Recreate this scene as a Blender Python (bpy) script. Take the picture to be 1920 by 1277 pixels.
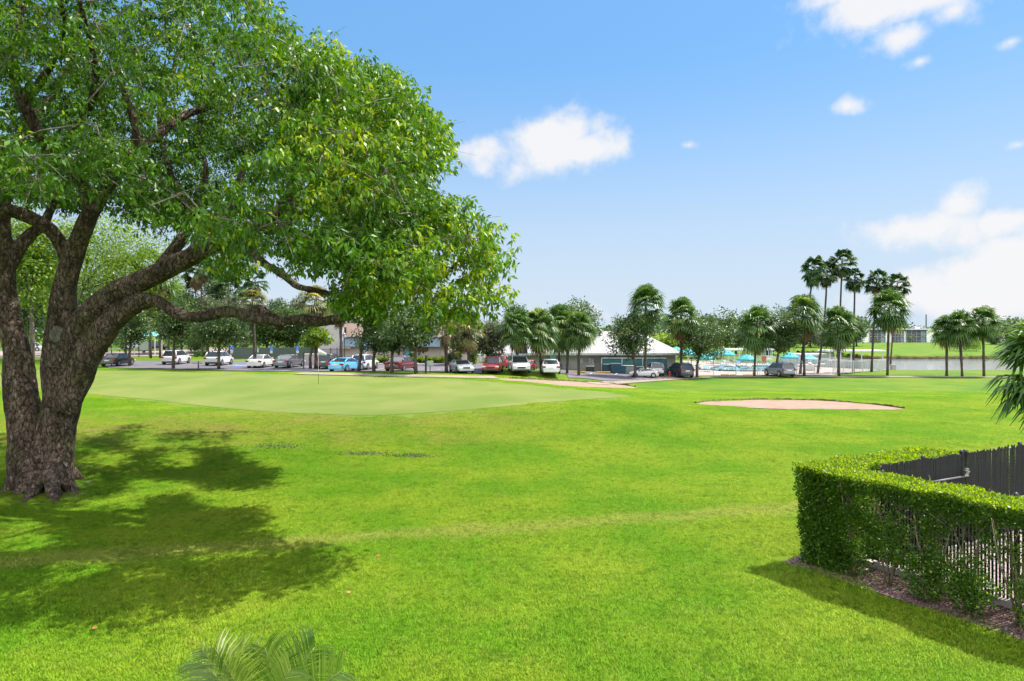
import bpy, bmesh, math, random
import numpy as np
from mathutils import Vector, Matrix, Quaternion

for o in list(bpy.data.objects):
    bpy.data.objects.remove(o)
SC = bpy.context.scene
COL = SC.collection
R = math.radians
# ------------------------------------------------------------------ camera, sky, sun
F, HY, CX, CH = 1180.0, 622.0, 960.0, 4.8
cam_d = bpy.data.cameras.new("camera")
cam_d.sensor_width = 36.0
cam_d.lens = 36.0 * F / 1920.0
cam_d.shift_y = (HY - 638.5) / 1920.0
cam_d.clip_start = 0.1
cam_d.clip_end = 9000
cam = bpy.data.objects.new("camera", cam_d)
cam.location = (0, 0, CH)
cam.rotation_euler = (R(90), 0, 0)
COL.objects.link(cam)
SC.camera = cam

SUN_EL, SUN_AZ = R(58), R(66)
SUNV = Vector((math.sin(SUN_AZ) * math.cos(SUN_EL), math.cos(SUN_AZ) * math.cos(SUN_EL), math.sin(SUN_EL)))
sun_d = bpy.data.lights.new("sun", 'SUN')
sun_d.energy = 4.6
sun_d.angle = R(0.5)
sun_d.color = (1.0, 0.955, 0.87)
sun = bpy.data.objects.new("sun", sun_d)
sun.rotation_euler = SUNV.to_track_quat('Z', 'Y').to_euler()
sun.location = (30, 20, 60)
COL.objects.link(sun)

SC.view_settings.view_transform = 'Standard'
SC.view_settings.look = 'None'
SC.view_settings.gamma = 1.0
SC.view_settings.use_curve_mapping = False
SC.view_settings.exposure = 1.05
SC.render.engine = 'CYCLES'
SC.cycles.max_bounces = 7
SC.cycles.diffuse_bounces = 3
SC.cycles.glossy_bounces = 2
SC.cycles.transmission_bounces = 4
SC.cycles.transparent_max_bounces = 6
SC.cycles.caustics_reflective = False
SC.cycles.caustics_refractive = False
SC.cycles.use_adaptive_sampling = True
SC.cycles.adaptive_threshold = 0.015

W = bpy.data.worlds.new("World")
SC.world = W
W.use_nodes = True
nt = W.node_tree
nt.nodes.clear()
def wn(t, **k):
    n = nt.nodes.new(t)
    for a, b in k.items():
        setattr(n, a, b)
    return n
def wl(a, b): nt.links.new(a, b)
def wmath(op, a, b=None, clamp=False):
    n = wn('ShaderNodeMath', operation=op, use_clamp=clamp)
    for i, v in enumerate((a, b)):
        if v is None: continue
        if isinstance(v, (int, float)): n.inputs[i].default_value = v
        else: wl(v, n.inputs[i])
    return n.outputs[0]
sky = wn('ShaderNodeTexSky', sky_type='NISHITA')
sky.sun_disc = False
sky.sun_elevation = SUN_EL
sky.sun_rotation = SUN_AZ
sky.altitude = 0
sky.air_density = 1.15
sky.dust_density = 0.6
sky.ozone_density = 1.2
hs = wn('ShaderNodeHueSaturation')
hs.inputs['Saturation'].default_value = 1.08
hs.inputs['Value'].default_value = 1.0
wl(sky.outputs[0], hs.inputs['Color'])
tc = wn('ShaderNodeTexCoord')
nrm = wn('ShaderNodeVectorMath', operation='NORMALIZE')
wl(tc.outputs['Generated'], nrm.inputs[0])
D = nrm.outputs[0]
ns = wn('ShaderNodeTexNoise')
ns.inputs['Scale'].default_value = 14.0
ns.inputs['Detail'].default_value = 7.0
ns.inputs['Roughness'].default_value = 0.56
wl(D, ns.inputs['Vector'])
# cumulus clouds: direction (as seen in the sky) and angular half sizes, strength
CLOUDS = [(1020, 270, 125, 74, 1.1), (915, 285, 90, 42, 1.0), (1095, 280, 95, 40, .95), (1012, 312, 45, 28, .8),
          (1590, 199, 42, 22, .75), (1728, 430, 110, 52, 1.15), (1790, 385, 60, 46, .9), (1800, 450, 50, 20, .55),
          (1898, 412, 75, 36, 1.05), (1855, 545, 185, 70, 1.4), (1960, 500, 130, 80, 1.4), (1690, 575, 70, 30, .5),
          (1680, -6, 215, 60, 1.15), (1560, -6, 110, 32, .85), (1690, 68, 70, 36, .95), (1790, 20, 90, 40, .7), (1610, 30, 90, 36, .55),
          (1727, 115, 32, 14, .6), (1895, 78, 34, 14, .6), (1908, 272, 24, 13, .6), (1290, 272, 26, 9, .45), (1370, 266, 30, 8, .4),
          (1600, 560, 60, 30, .4), (560, 560, 150, 30, .5), (1100, 590, 200, 26, .35)]
best = None
for (px, py, hw, hh, st) in CLOUDS:
    v = Vector(((px - CX) / F, 1.0, (HY - py) / F)).normalized()
    s = 1.0 / v.y   # px -> angular scale on the unit sphere near this direction
    sub = wn('ShaderNodeVectorMath', operation='SUBTRACT')
    wl(D, sub.inputs[0]); sub.inputs[1].default_value = v
    mul = wn('ShaderNodeVectorMath', operation='MULTIPLY')
    wl(sub.outputs[0], mul.inputs[0])
    k = s * F
    mul.inputs[1].default_value = (k / hw * s, 3.0, k / hh)
    ln = wn('ShaderNodeVectorMath', operation='LENGTH')
    wl(mul.outputs[0], ln.inputs[0])
    val = wmath('SUBTRACT', st, wmath('MULTIPLY', ln.outputs['Value'], st * 0.8))
    best = val if best is None else wmath('MAXIMUM', best, val)
dens = wmath('ADD', best, wmath('MULTIPLY', wmath('SUBTRACT', ns.outputs['Fac'], 0.52), 1.9))
mr = wn('ShaderNodeMapRange', interpolation_type='SMOOTHSTEP')
wl(dens, mr.inputs['Value'])
mr.inputs['From Min'].default_value = 0.12
mr.inputs['From Max'].default_value = 0.75
# pale horizon air
sep = wn('ShaderNodeSeparateXYZ'); wl(D, sep.inputs[0])
hz = wn('ShaderNodeMapRange', interpolation_type='SMOOTHSTEP')
wl(sep.outputs['Z'], hz.inputs['Value'])
hz.inputs['From Min'].default_value = -0.02
hz.inputs['From Max'].default_value = 0.42
hz.inputs['To Min'].default_value = 1.0
hz.inputs['To Max'].default_value = 0.0
m1 = wn('ShaderNodeMix', data_type='RGBA')
wl(hz.outputs[0], m1.inputs['Factor']); tint = wn('ShaderNodeMix', data_type='RGBA', blend_type='MULTIPLY'); tint.inputs['Factor'].default_value = 1.0
wl(hs.outputs[0], tint.inputs['A']); tint.inputs['B'].default_value = (.86, .97, 1.06, 1)
az = wn('ShaderNodeMix', data_type='RGBA'); az.inputs['Factor'].default_value = .66
wl(tint.outputs['Result'], az.inputs['A']); az.inputs['B'].default_value = (1.15, 3.0, 5.7, 1)
wl(az.outputs['Result'], m1.inputs['A'])
m1.inputs['B'].default_value = (3.95, 4.65, 5.4, 1)
m2 = wn('ShaderNodeMix', data_type='RGBA')
wl(wmath('MULTIPLY', mr.outputs[0], 0.93), m2.inputs['Factor']); wl(m1.outputs['Result'], m2.inputs['A'])
m2.inputs['B'].default_value = (5.6, 5.55, 5.6, 1)
# unseen bright clouds overhead and behind the viewer, added as fill light
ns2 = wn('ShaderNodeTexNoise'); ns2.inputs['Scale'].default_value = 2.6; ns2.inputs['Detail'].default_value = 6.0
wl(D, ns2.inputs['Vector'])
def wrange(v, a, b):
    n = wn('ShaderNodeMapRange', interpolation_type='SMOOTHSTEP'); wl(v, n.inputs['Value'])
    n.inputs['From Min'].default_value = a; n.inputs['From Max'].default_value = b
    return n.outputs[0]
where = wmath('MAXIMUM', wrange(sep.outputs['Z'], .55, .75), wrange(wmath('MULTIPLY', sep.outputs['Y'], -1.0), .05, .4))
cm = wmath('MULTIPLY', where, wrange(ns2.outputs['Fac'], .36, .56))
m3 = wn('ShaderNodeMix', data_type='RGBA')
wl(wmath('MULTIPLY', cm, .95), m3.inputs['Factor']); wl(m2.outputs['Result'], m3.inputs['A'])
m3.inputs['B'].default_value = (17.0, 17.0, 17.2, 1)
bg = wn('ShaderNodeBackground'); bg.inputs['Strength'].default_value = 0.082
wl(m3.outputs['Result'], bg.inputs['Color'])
out = wn('ShaderNodeOutputWorld'); wl(bg.outputs[0], out.inputs['Surface'])

# ------------------------------------------------------------------ terrain
def sst(a, b, x):
    t = np.clip((np.asarray(x, dtype=float) - a) / (b - a), 0, 1)
    return t * t * (3 - 2 * t)
def Hn(x, y):
    x = np.asarray(x, dtype=float); y = np.asarray(y, dtype=float)
    yy = np.maximum(y, 1.0)
    px = CX + F * x / yy
    ramp = sst(36, 64, y)
    zf = 0.62 - 1.5 * sst(820, 1320, px)
    z = ramp * zf
    z = z + sst(118, 250, y) * (0.75 - zf) * ramp
    # raised putting green
    e = np.sqrt(((x + 13) / 25.0) ** 2 + ((y - 47) / 19.0) ** 2)
    z = z + 0.5 * (1 - sst(0.72, 1.35, e)) * (1 - 0.6 * sst(55, 66, y))
    # low berm below the middle palms
    e2 = np.sqrt(((x - 1.5) / 8.5) ** 2 + ((y - 63.5) / 4.5) ** 2)
    z = z + 0.5 * (1 - sst(0.2, 1.15, e2))
    # long soft swells of the fairway
    z = z + 0.13 * np.sin(x * 0.13 + 1.1) * np.sin(y * 0.21 + 0.3 * np.sin(x * 0.1)) * sst(14, 30, y) * (1 - sst(60, 75, y))
    # lake bed
    z = z - 1.1 * lake_mask(x, y)
    return z
def lake_mask(x, y):
    # lake: a long body of water behind the pool, to the right
    px = CX + F * x / np.maximum(y, 1.0)
    near = 97.5 + 8.0 * sst(1640, 1500, px)
    far = 137.0 + 34.0 * sst(1640, 1480, px)
    a = sst(near - 4, near + 3, y) * (1 - sst(far - 1, far + 3, y))
    return a * sst(1440, 1500, px) * (1 - sst(2600, 2900, px)) * (y > 20)
def H(x, y): return float(Hn(x, y))
_dd = np.concatenate([np.arange(3, 140, 0.2), np.arange(140, 420, 1.0)])
def G(px, py):
    """where the line of sight to a photo point meets the ground"""
    xs = (px - CX) / F * _dd
    zs = CH - (py - HY) / F * _dd
    below = zs <= Hn(xs, _dd)
    i = int(np.argmax(below)) if below.any() else len(_dd) - 1
    lo, hi = _dd[max(i - 1, 0)], _dd[i]
    for _ in range(20):
        m = (lo + hi) / 2
        if CH - (py - HY) / F * m <= H((px - CX) / F * m, m): hi = m
        else: lo = m
    x = (px - CX) / F * hi
    return Vector((x, hi, H(x, hi)))
def P(px, py, d): return Vector(((px - CX) / F * d, d, CH - (py - HY) / F * d))
def onground(px, d):
    x = (px - CX) / F * d
    return Vector((x, d, H(x, d)))

# ------------------------------------------------------------------ object helpers
def tag(o, label=None, cat=None, group=None, kind=None):
    if label: o['label'] = label
    if cat: o['category'] = cat
    if group: o['group'] = group
    if kind: o['kind'] = kind
    return o
def thing(name, label, cat, loc=(0, 0, 0), rz=0.0, group=None):
    o = bpy.data.objects.new(name, None)
    o.empty_display_size = 0.3
    COL.objects.link(o)
    o.location = loc; o.rotation_euler = (0, 0, rz)
    return tag(o, label, cat, group)
def dup(root, loc=None, rz=None, label=None, scale=None):
    r = root.copy(); COL.objects.link(r)
    if loc is not None: r.location = loc
    if rz is not None: r.rotation_euler = (0, 0, rz)
    if scale is not None: r.scale = (scale,) * 3
    if label: r['label'] = label
    for ch in list(root.children):
        c = ch.copy(); COL.objects.link(c); c.parent = r
        for g in list(ch.children):
            d = g.copy(); COL.objects.link(d); d.parent = c
    return r
class MB:
    def __init__(s): s.v = []; s.f = []; s.m = []
    def add(s, vs, fs, mi=0):
        b = len(s.v)
        s.v.extend([tuple(v) for v in vs])
        s.f.extend([tuple(i + b for i in f) for f in fs])
        s.m.extend([mi] * len(fs))
        return s
    def box(s, x0, x1, y0, y1, z0, z1, mi=0, M=None):
        vs = [Vector(p) for p in ((x0, y0, z0), (x1, y0, z0), (x1, y1, z0), (x0, y1, z0), (x0, y0, z1), (x1, y0, z1), (x1, y1, z1), (x0, y1, z1))]
        if M is not None: vs = [M @ v for v in vs]
        return s.add(vs, [(0, 3, 2, 1), (4, 5, 6, 7), (0, 1, 5, 4), (1, 2, 6, 5), (2, 3, 7, 6), (3, 0, 4, 7)], mi)
    def tube(s, pts, rad, n=8, mi=0, cap=True, wob=0.0, rng=None):
        pts = [Vector(p) for p in pts]
        if not isinstance(rad, (list, tuple)): rad = [rad] * len(pts)
        up = None; rings = []
        for i, p in enumerate(pts):
            t = (pts[min(i + 1, len(pts) - 1)] - pts[max(i - 1, 0)])
            t = t.normalized() if t.length > 1e-9 else Vector((0, 0, 1))
            if up is None:
                a = Vector((1, 0, 0)) if abs(t.x) < 0.8 else Vector((0, 1, 0))
                up = t.cross(a).normalized()
            else:
                up = (up - t * up.dot(t))
                up = up.normalized() if up.length > 1e-6 else t.orthogonal().normalized()
            sd = t.cross(up)
            ring = []
            for k in range(n):
                a = 2 * math.pi * k / n
                rr = rad[i] * (1 + (wob * (rng.random() - .5) if wob else 0))
                ring.append(p + (up * math.cos(a) + sd * math.sin(a)) * rr)
            rings.append(ring)
        vs = [v for r_ in rings for v in r_]
        fs = []
        for i in range(len(pts) - 1):
            for k in range(n):
                a, b = i * n + k, i * n + (k + 1) % n
                fs.append((a, b, b + n, a + n))
        if cap:
            fs.append(tuple(range(n - 1, -1, -1)))
            fs.append(tuple((len(pts) - 1) * n + k for k in range(n)))
        return s.add(vs, fs, mi)
    def lathe(s, prof, n=16, mi=0, c=(0, 0, 0), cap=True):
        vs = []; fs = []
        for (r_, z) in prof:
            for k in range(n):
                a = 2 * math.pi * k / n
                vs.append((c[0] + r_ * math.cos(a), c[1] + r_ * math.sin(a), c[2] + z))
        for i in range(len(prof) - 1):
            for k in range(n):
                a, b = i * n + k, i * n + (k + 1) % n
                fs.append((a, b, b + n, a + n))
        if cap:
            fs.append(tuple(range(n - 1, -1, -1)))
            fs.append(tuple((len(prof) - 1) * n + k for k in range(n)))
        return s.add(vs, fs, mi)
    def build(s, name, mats, parent=None, smooth=False, bevel=0):
        me = bpy.data.meshes.new(name)
        me.from_pydata(s.v, [], s.f)
        if not isinstance(mats, (list, tuple)): mats = [mats]
        for m in mats: me.materials.append(m)
        if len(mats) > 1: me.polygons.foreach_set('material_index', s.m)
        if smooth: me.polygons.foreach_set('use_smooth', [True] * len(me.polygons))
        me.update()
        o = bpy.data.objects.new(name, me)
        COL.objects.link(o)
        if parent is not None: o.parent = parent
        if bevel:
            b = o.modifiers.new('bevel', 'BEVEL'); b.width = bevel; b.segments = 2; b.limit_method = 'ANGLE'
        return o
def np_mesh(name, verts, quads, mat, parent=None, tone=None, smooth=False):
    """fast mesh from numpy arrays; quads (n,4) or tris (n,3)"""
    me = bpy.data.meshes.new(name)
    k = quads.shape[1]
    me.vertices.add(len(verts)); me.loops.add(quads.size); me.polygons.add(len(quads))
    me.vertices.foreach_set('co', np.ascontiguousarray(verts, dtype=np.float32).ravel())
    me.loops.foreach_set('vertex_index', np.ascontiguousarray(quads, dtype=np.int32).ravel())
    me.polygons.foreach_set('loop_start', np.arange(0, quads.size, k, dtype=np.int32))
    if smooth: me.polygons.foreach_set('use_smooth', np.ones(len(quads), dtype=bool))
    if tone is not None:
        a = me.attributes.new('tone', 'FLOAT', 'POINT')
        a.data.foreach_set('value', np.ascontiguousarray(tone, dtype=np.float32))
    me.materials.append(mat)
    me.update(); me.validate()
    o = bpy.data.objects.new(name, me)
    COL.objects.link(o)
    if parent is not None: o.parent = parent
    return o

# ------------------------------------------------------------------ materials
def newmat(name):
    m = bpy.data.materials.new(name); m.use_nodes = True
    t = m.node_tree
    return m, t, t.nodes['Principled BSDF'], t.nodes['Material Output']
def N(t, typ, **k):
    n = t.nodes.new(typ)
    for a, b in k.items(): setattr(n, a, b)
    return n
def noise(t, scale, detail=4, vec=None, rough=0.55):
    n = N(t, 'ShaderNodeTexNoise')
    n.inputs['Scale'].default_value = scale; n.inputs['Detail'].default_value = detail; n.inputs['Roughness'].default_value = rough
    if vec is not None: t.links.new(vec, n.inputs['Vector'])
    return n
def mixc(t, fac, a, b):
    n = N(t, 'ShaderNodeMix', data_type='RGBA')
    for key, v in (('Factor', fac), ('A', a), ('B', b)):
        if isinstance(v, (int, float)): n.inputs[key].default_value = v
        elif isinstance(v, tuple): n.inputs[key].default_value = (*v, 1) if len(v) == 3 else v
        else: t.links.new(v, n.inputs[key])
    return n.outputs['Result']
def rng_(t, v, a, b, c=0.0, d=1.0, smooth=True):
    n = N(t, 'ShaderNodeMapRange', interpolation_type='SMOOTHSTEP' if smooth else 'LINEAR')
    t.links.new(v, n.inputs['Value'])
    for k, x in zip(('From Min', 'From Max', 'To Min', 'To Max'), (a, b, c, d)): n.inputs[k].default_value = x
    return n.outputs[0]
def tmath(t, op, a, b=None, clamp=False):
    n = N(t, 'ShaderNodeMath', operation=op, use_clamp=clamp)
    for i, v in enumerate((a, b)):
        if v is None: continue
        if isinstance(v, (int, float)): n.inputs[i].default_value = v
        else: t.links.new(v, n.inputs[i])
    return n.outputs[0]
def pmat(name, c1, c2=None, scale=3.0, rough=0.7, bump=0.0, bscale=None, metal=0.0, spec=0.5, coat=0.0, world=True):
    m, t, b, o = newmat(name)
    c2 = c2 or tuple(x * 0.82 for x in c1)
    g = N(t, 'ShaderNodeNewGeometry').outputs['Position'] if world else N(t, 'ShaderNodeTexCoord').outputs['Object']
    n = noise(t, scale, 5, g)
    t.links.new(mixc(t, rng_(t, n.outputs['Fac'], .3, .7), c1, c2), b.inputs['Base Color'])
    b.inputs['Roughness'].default_value = rough
    b.inputs['Metallic'].default_value = metal
    b.inputs['Specular IOR Level'].default_value = spec
    b.inputs['Coat Weight'].default_value = coat
    if bump:
        n2 = noise(t, bscale or scale * 4, 6, g)
        bp = N(t, 'ShaderNodeBump'); bp.inputs['Strength'].default_value = bump; bp.inputs['Distance'].default_value = 0.03
        t.links.new(n2.outputs['Fac'], bp.inputs['Height']); t.links.new(bp.outputs[0], b.inputs['Normal'])
    return m
def leafmat(name, dark, light, yellow=None, trans=0.4, rough=0.42, spec=0.5):
    m, t, b, o = newmat(name)
    at = N(t, 'ShaderNodeAttribute', attribute_name='tone')
    cr = N(t, 'ShaderNodeValToRGB')
    t.links.new(at.outputs['Fac'], cr.inputs[0])
    cr.color_ramp.elements[0].color = (*dark, 1); cr.color_ramp.elements[1].color = (*light, 1)
    if yellow:
        cr.color_ramp.elements[1].position = 0.8
        e = cr.color_ramp.elements.new(1.0); e.color = (*yellow, 1)
    t.links.new(cr.outputs[0], b.inputs['Base Color'])
    b.inputs['Roughness'].default_value = rough; b.inputs['Specular IOR Level'].default_value = spec
    tr = N(t, 'ShaderNodeBsdfTranslucent')
    hsv = N(t, 'ShaderNodeHueSaturation'); hsv.inputs['Value'].default_value = 1.9; hsv.inputs['Hue'].default_value = 0.485; hsv.inputs['Saturation'].default_value = 1.1
    t.links.new(cr.outputs[0], hsv.inputs['Color']); t.links.new(hsv.outputs[0], tr.inputs['Color'])
    mx = N(t, 'ShaderNodeMixShader'); mx.inputs[0].default_value = trans
    t.links.new(b.outputs[0], mx.inputs[1]); t.links.new(tr.outputs[0], mx.inputs[2])
    t.links.new(mx.outputs[0], o.inputs['Surface'])
    return m
GRASS_A, GRASS_B, GRASS_C = (0.082, 0.190, 0.007), (0.168, 0.235, 0.016), (0.22, 0.225, 0.045)
def lawn_color(t, pos):
    n1 = noise(t, 0.22, 5, pos, 0.6); n2 = noise(t, 1.7, 4, pos, 0.65); n3 = noise(t, 0.5, 6, pos, 0.7)
    c = mixc(t, rng_(t, n1.outputs['Fac'], .36, .64), GRASS_A, GRASS_B)
    c = mixc(t, rng_(t, n2.outputs['Fac'], .5, .8, 0, .42), c, GRASS_C)
    sp = N(t, 'ShaderNodeSeparateXYZ'); t.links.new(pos, sp.inputs[0])
    yv = tmath(t, 'ADD', sp.outputs['Y'], tmath(t, 'MULTIPLY', sp.outputs['X'], -0.10))
    band = tmath(t, 'MULTIPLY', rng_(t, yv, 25.0, 29.5), rng_(t, yv, 33, 38, 1, 0))
    band = tmath(t, 'MULTIPLY', band, rng_(t, sp.outputs['X'], -3, 3.5, 1, 0))
    dry = tmath(t, 'MULTIPLY', band, rng_(t, n3.outputs['Fac'], .38, .68, .1, .85))
    c = mixc(t, dry, c, (0.21, 0.185, 0.05))
    dry2 = tmath(t, 'MULTIPLY', rng_(t, n3.outputs['Fac'], .60, .78, 0, .6), rng_(t, sp.outputs['Y'], 20, 60, .6, 1))
    c = mixc(t, dry2, c, (0.2, 0.2, 0.05))
    bl = tmath(t, 'ABSOLUTE', tmath(t, 'ADD', tmath(t, 'ADD', sp.outputs['Y'], tmath(t, 'MULTIPLY', sp.outputs['X'], -0.22)), tmath(t, 'ADD', tmath(t, 'MULTIPLY', n3.outputs['Fac'], 1.4), -16.1)))
    return mixc(t, rng_(t, bl, .1, .75, .62, 0), c, (0.235, 0.235, 0.055)), n2
def lawnmat():
    m, t, b, o = newmat('lawn')
    pos = N(t, 'ShaderNodeNewGeometry').outputs['Position']
    c, n2 = lawn_color(t, pos)
    nf = noise(t, 22, 3, pos, .8)
    c = mixc(t, rng_(t, nf.outputs['Fac'], .35, .7, 0, .5), c, (0.06, 0.15, 0.005))
    hb = N(t, 'ShaderNodeHueSaturation'); hb.inputs['Value'].default_value = .68; hb.inputs['Saturation'].default_value = 1.12; t.links.new(c, hb.inputs['Color']); c = hb.outputs[0]
    t.links.new(c, b.inputs['Base Color'])
    b.inputs['Roughness'].default_value = 0.8; b.inputs['Specular IOR Level'].default_value = 0.15
    nb = noise(t, 9, 8, pos, .8)
    bp = N(t, 'ShaderNodeBump'); bp.inputs['Strength'].default_value = 0.55; bp.inputs['Distance'].default_value = 0.08
    t.links.new(nb.outputs['Fac'], bp.inputs['Height']); t.links.new(bp.outputs[0], b.inputs['Normal'])
    return m
def blademat():
    m, t, b, o = newmat('grass_blade')
    pos = N(t, 'ShaderNodeNewGeometry').outputs['Position']
    c, n2 = lawn_color(t, pos)
    hb = N(t, 'ShaderNodeHueSaturation'); hb.inputs['Value'].default_value = 1.62; hb.inputs['Saturation'].default_value = 1.0; t.links.new(c, hb.inputs['Color']); c = hb.outputs[0]
    at = N(t, 'ShaderNodeAttribute', attribute_name='tone')
    nc = noise(t, 7.5, 4, pos, .7); nd = noise(t, 2.1, 5, pos, .75)
    c = mixc(t, rng_(t, nd.outputs['Fac'], .5, .34, 0, .5), c, (0.07, 0.155, 0.006))
    c = mixc(t, rng_(t, nd.outputs['Fac'], .56, .72, 0, .45), c, (0.24, 0.26, 0.05))
    c = mixc(t, rng_(t, nc.outputs['Fac'], .5, .36, 0, .6), c, (0.065, 0.16, 0.005))
    c = mixc(t, rng_(t, nc.outputs['Fac'], .54, .7, 0, .5), c, (0.25, 0.30, 0.03))
    c = mixc(t, rng_(t, at.outputs['Fac'], .0, .5, .35, 0, False), c, (0.06, 0.17, 0.004))
    c = mixc(t, rng_(t, at.outputs['Fac'], .7, 1., 0, .55, False), c, (0.24, 0.31, 0.02))
    t.links.new(c, b.inputs['Base Color'])
    b.inputs['Roughness'].default_value = 0.6; b.inputs['Specular IOR Level'].default_value = 0.08
    gn = N(t, 'ShaderNodeNewGeometry').outputs['Normal']
    va = N(t, 'ShaderNodeVectorMath', operation='MULTIPLY_ADD'); t.links.new(gn, va.inputs[0]); va.inputs[1].default_value = (.25,) * 3; va.inputs[2].default_value = (0, 0, .9)
    vn = N(t, 'ShaderNodeVectorMath', operation='NORMALIZE'); t.links.new(va.outputs[0], vn.inputs[0]); t.links.new(vn.outputs[0], b.inputs['Normal'])
    tr = N(t, 'ShaderNodeBsdfTranslucent')
    hsv = N(t, 'ShaderNodeHueSaturation'); hsv.inputs['Value'].default_value = 1.5
    t.links.new(c, hsv.inputs['Color']); t.links.new(hsv.outputs[0], tr.inputs['Color'])
    mx = N(t, 'ShaderNodeMixShader'); mx.inputs[0].default_value = .25
    t.links.new(b.outputs[0], mx.inputs[1]); t.links.new(tr.outputs[0], mx.inputs[2])
    t.links.new(mx.outputs[0], o.inputs['Surface'])
    return m
def barkmat(name, c1, c2, c3, bump=1.0, sc=1.0, moss=None):
    m, t, b, o = newmat(name)
    pos = N(t, 'ShaderNodeNewGeometry').outputs['Position']
    mp = N(t, 'ShaderNodeMapping'); mp.inputs['Scale'].default_value = (1, 1, 0.45); t.links.new(pos, mp.inputs[0])
    n1 = noise(t, 2.2 * sc, 7, mp.outputs[0], .65); n2 = noise(t, 7 * sc, 6, mp.outputs[0], .7); n3 = noise(t, 1.1 * sc, 5, pos, .6)
    c = mixc(t, rng_(t, n1.outputs['Fac'], .38, .62), c1, c2)
    c = mixc(t, rng_(t, n2.outputs['Fac'], .53, .66, 0, .85), c, c3)
    n5 = noise(t, 16 * sc, 5, mp.outputs[0], .8)
    c = mixc(t, rng_(t, n5.outputs['Fac'], .5, .38, 0, .7), c, tuple(v * .35 for v in c1))
    if moss: c = mixc(t, rng_(t, n3.outputs['Fac'], .5, .66, 0, .55), c, moss)
    t.links.new(c, b.inputs['Base Color'])
    b.inputs['Roughness'].default_value = 0.9; b.inputs['Specular IOR Level'].default_value = .2
    bp = N(t, 'ShaderNodeBump'); bp.inputs['Strength'].default_value = bump; bp.inputs['Distance'].default_value = 0.12
    n4 = noise(t, 12 * sc, 8, mp.outputs[0], .75)
    vo = N(t, 'ShaderNodeTexVoronoi', feature='DISTANCE_TO_EDGE'); vo.inputs['Scale'].default_value = 9 * sc
    wv = N(t, 'ShaderNodeVectorMath', operation='ADD'); t.links.new(mp.outputs[0], wv.inputs[0])
    ws = N(t, 'ShaderNodeVectorMath', operation='SCALE'); t.links.new(n2.outputs['Color'], ws.inputs[0]); ws.inputs['Scale'].default_value = .22
    t.links.new(ws.outputs[0], wv.inputs[1]); t.links.new(wv.outputs[0], vo.inputs['Vector'])
    crk = rng_(t, vo.outputs['Distance'], .0, .10)
    c = mixc(t, rng_(t, crk, 0, .7, .75, 0), c, tuple(v * .3 for v in c1)); t.links.new(c, b.inputs['Base Color'])
    t.links.new(tmath(t, 'ADD', n4.outputs['Fac'], tmath(t, 'MULTIPLY', crk, .6)), bp.inputs['Height']); t.links.new(bp.outputs[0], b.inputs['Normal'])
    return m
M = {}
M['lawn'] = lawnmat(); M['blade'] = blademat()
M['green'] = pmat('putting_turf', (0.098, 0.142, 0.024), (0.142, 0.165, 0.042), .22, .85, .2, 30, spec=.1)
M['fringe'] = pmat('fringe_turf', (0.088, 0.145, 0.011), (0.125, 0.155, 0.03), .42, .85, .25, 20, spec=.1)
M['sand'] = pmat('sand', (0.225, 0.15, 0.115), (0.265, 0.185, 0.145), 1.2, .95, .3, 8, spec=.1)
M['soil'] = pmat('soil', (0.10, 0.075, 0.045), (0.055, 0.06, 0.02), 5, .95, .6, 15, spec=.1)
M['path'] = pmat('path_concrete', (0.20, 0.165, 0.125), (0.25, 0.21, 0.165), .8, .9, .15, spec=.2)
M['asphalt'] = pmat('asphalt', (0.10, 0.09, 0.105), (0.125, 0.112, 0.128), .5, .85, .1, 20, spec=.25)
M['road'] = pmat('road_concrete', (0.27, 0.215, 0.19), (0.23, 0.185, 0.165), .4, .9, .1, 20, spec=.2)
M['deck'] = pmat('pool_deck', (0.33, 0.275, 0.25), (0.29, 0.24, 0.22), .5, .85, spec=.2)
M['concrete'] = pmat('concrete', (0.42, 0.38, 0.35), (0.33, 0.3, 0.28), 1.5, .9, .2, spec=.2)
M['mulch'] = pmat('mulch', (0.26, 0.18, 0.17), (0.10, 0.065, 0.06), 14, .95, 1.0, 30, spec=.1)
M['white'] = pmat('white_paint', (0.6, 0.6, 0.59), (0.54, 0.54, 0.535), 2, .5)
M['yellow'] = pmat('yellow_paint', (0.5, 0.3, 0.04), (0.42, 0.26, 0.04), 3, .6)
M['whitemark'] = pmat('road_marking', (0.42, 0.41, 0.4), (0.34, 0.33, 0.32), 4, .7)
M['black'] = pmat('black_metal', (0.018, 0.018, 0.02), (0.028, 0.028, 0.03), 6, .45)
M['rubber'] = pmat('rubber', (0.016, 0.016, 0.017), (0.026, 0.026, 0.026), 8, .85)
M['alloy'] = pmat('alloy', (0.45, 0.45, 0.47), (0.36, 0.36, 0.38), 9, .3, metal=.9)
M['glass'] = pmat('car_glass', (0.02, 0.025, 0.03), (0.03, 0.036, 0.04), 2, .06, spec=.8)
M['window'] = pmat('window_glass', (0.03, 0.045, 0.07), (0.05, 0.07, 0.10), .8, .08, spec=.8)
M['taillight'] = pmat('tail_lens', (0.35, 0.01, 0.012), (0.25, 0.01, 0.01), 6, .2)
M['headlight'] = pmat('head_lens', (0.7, 0.72, 0.74), (0.6, 0.62, 0.64), 6, .12)
M['plate'] = pmat('plate', (0.66, 0.67, 0.62), (0.55, 0.57, 0.5), 9, .5)
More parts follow.
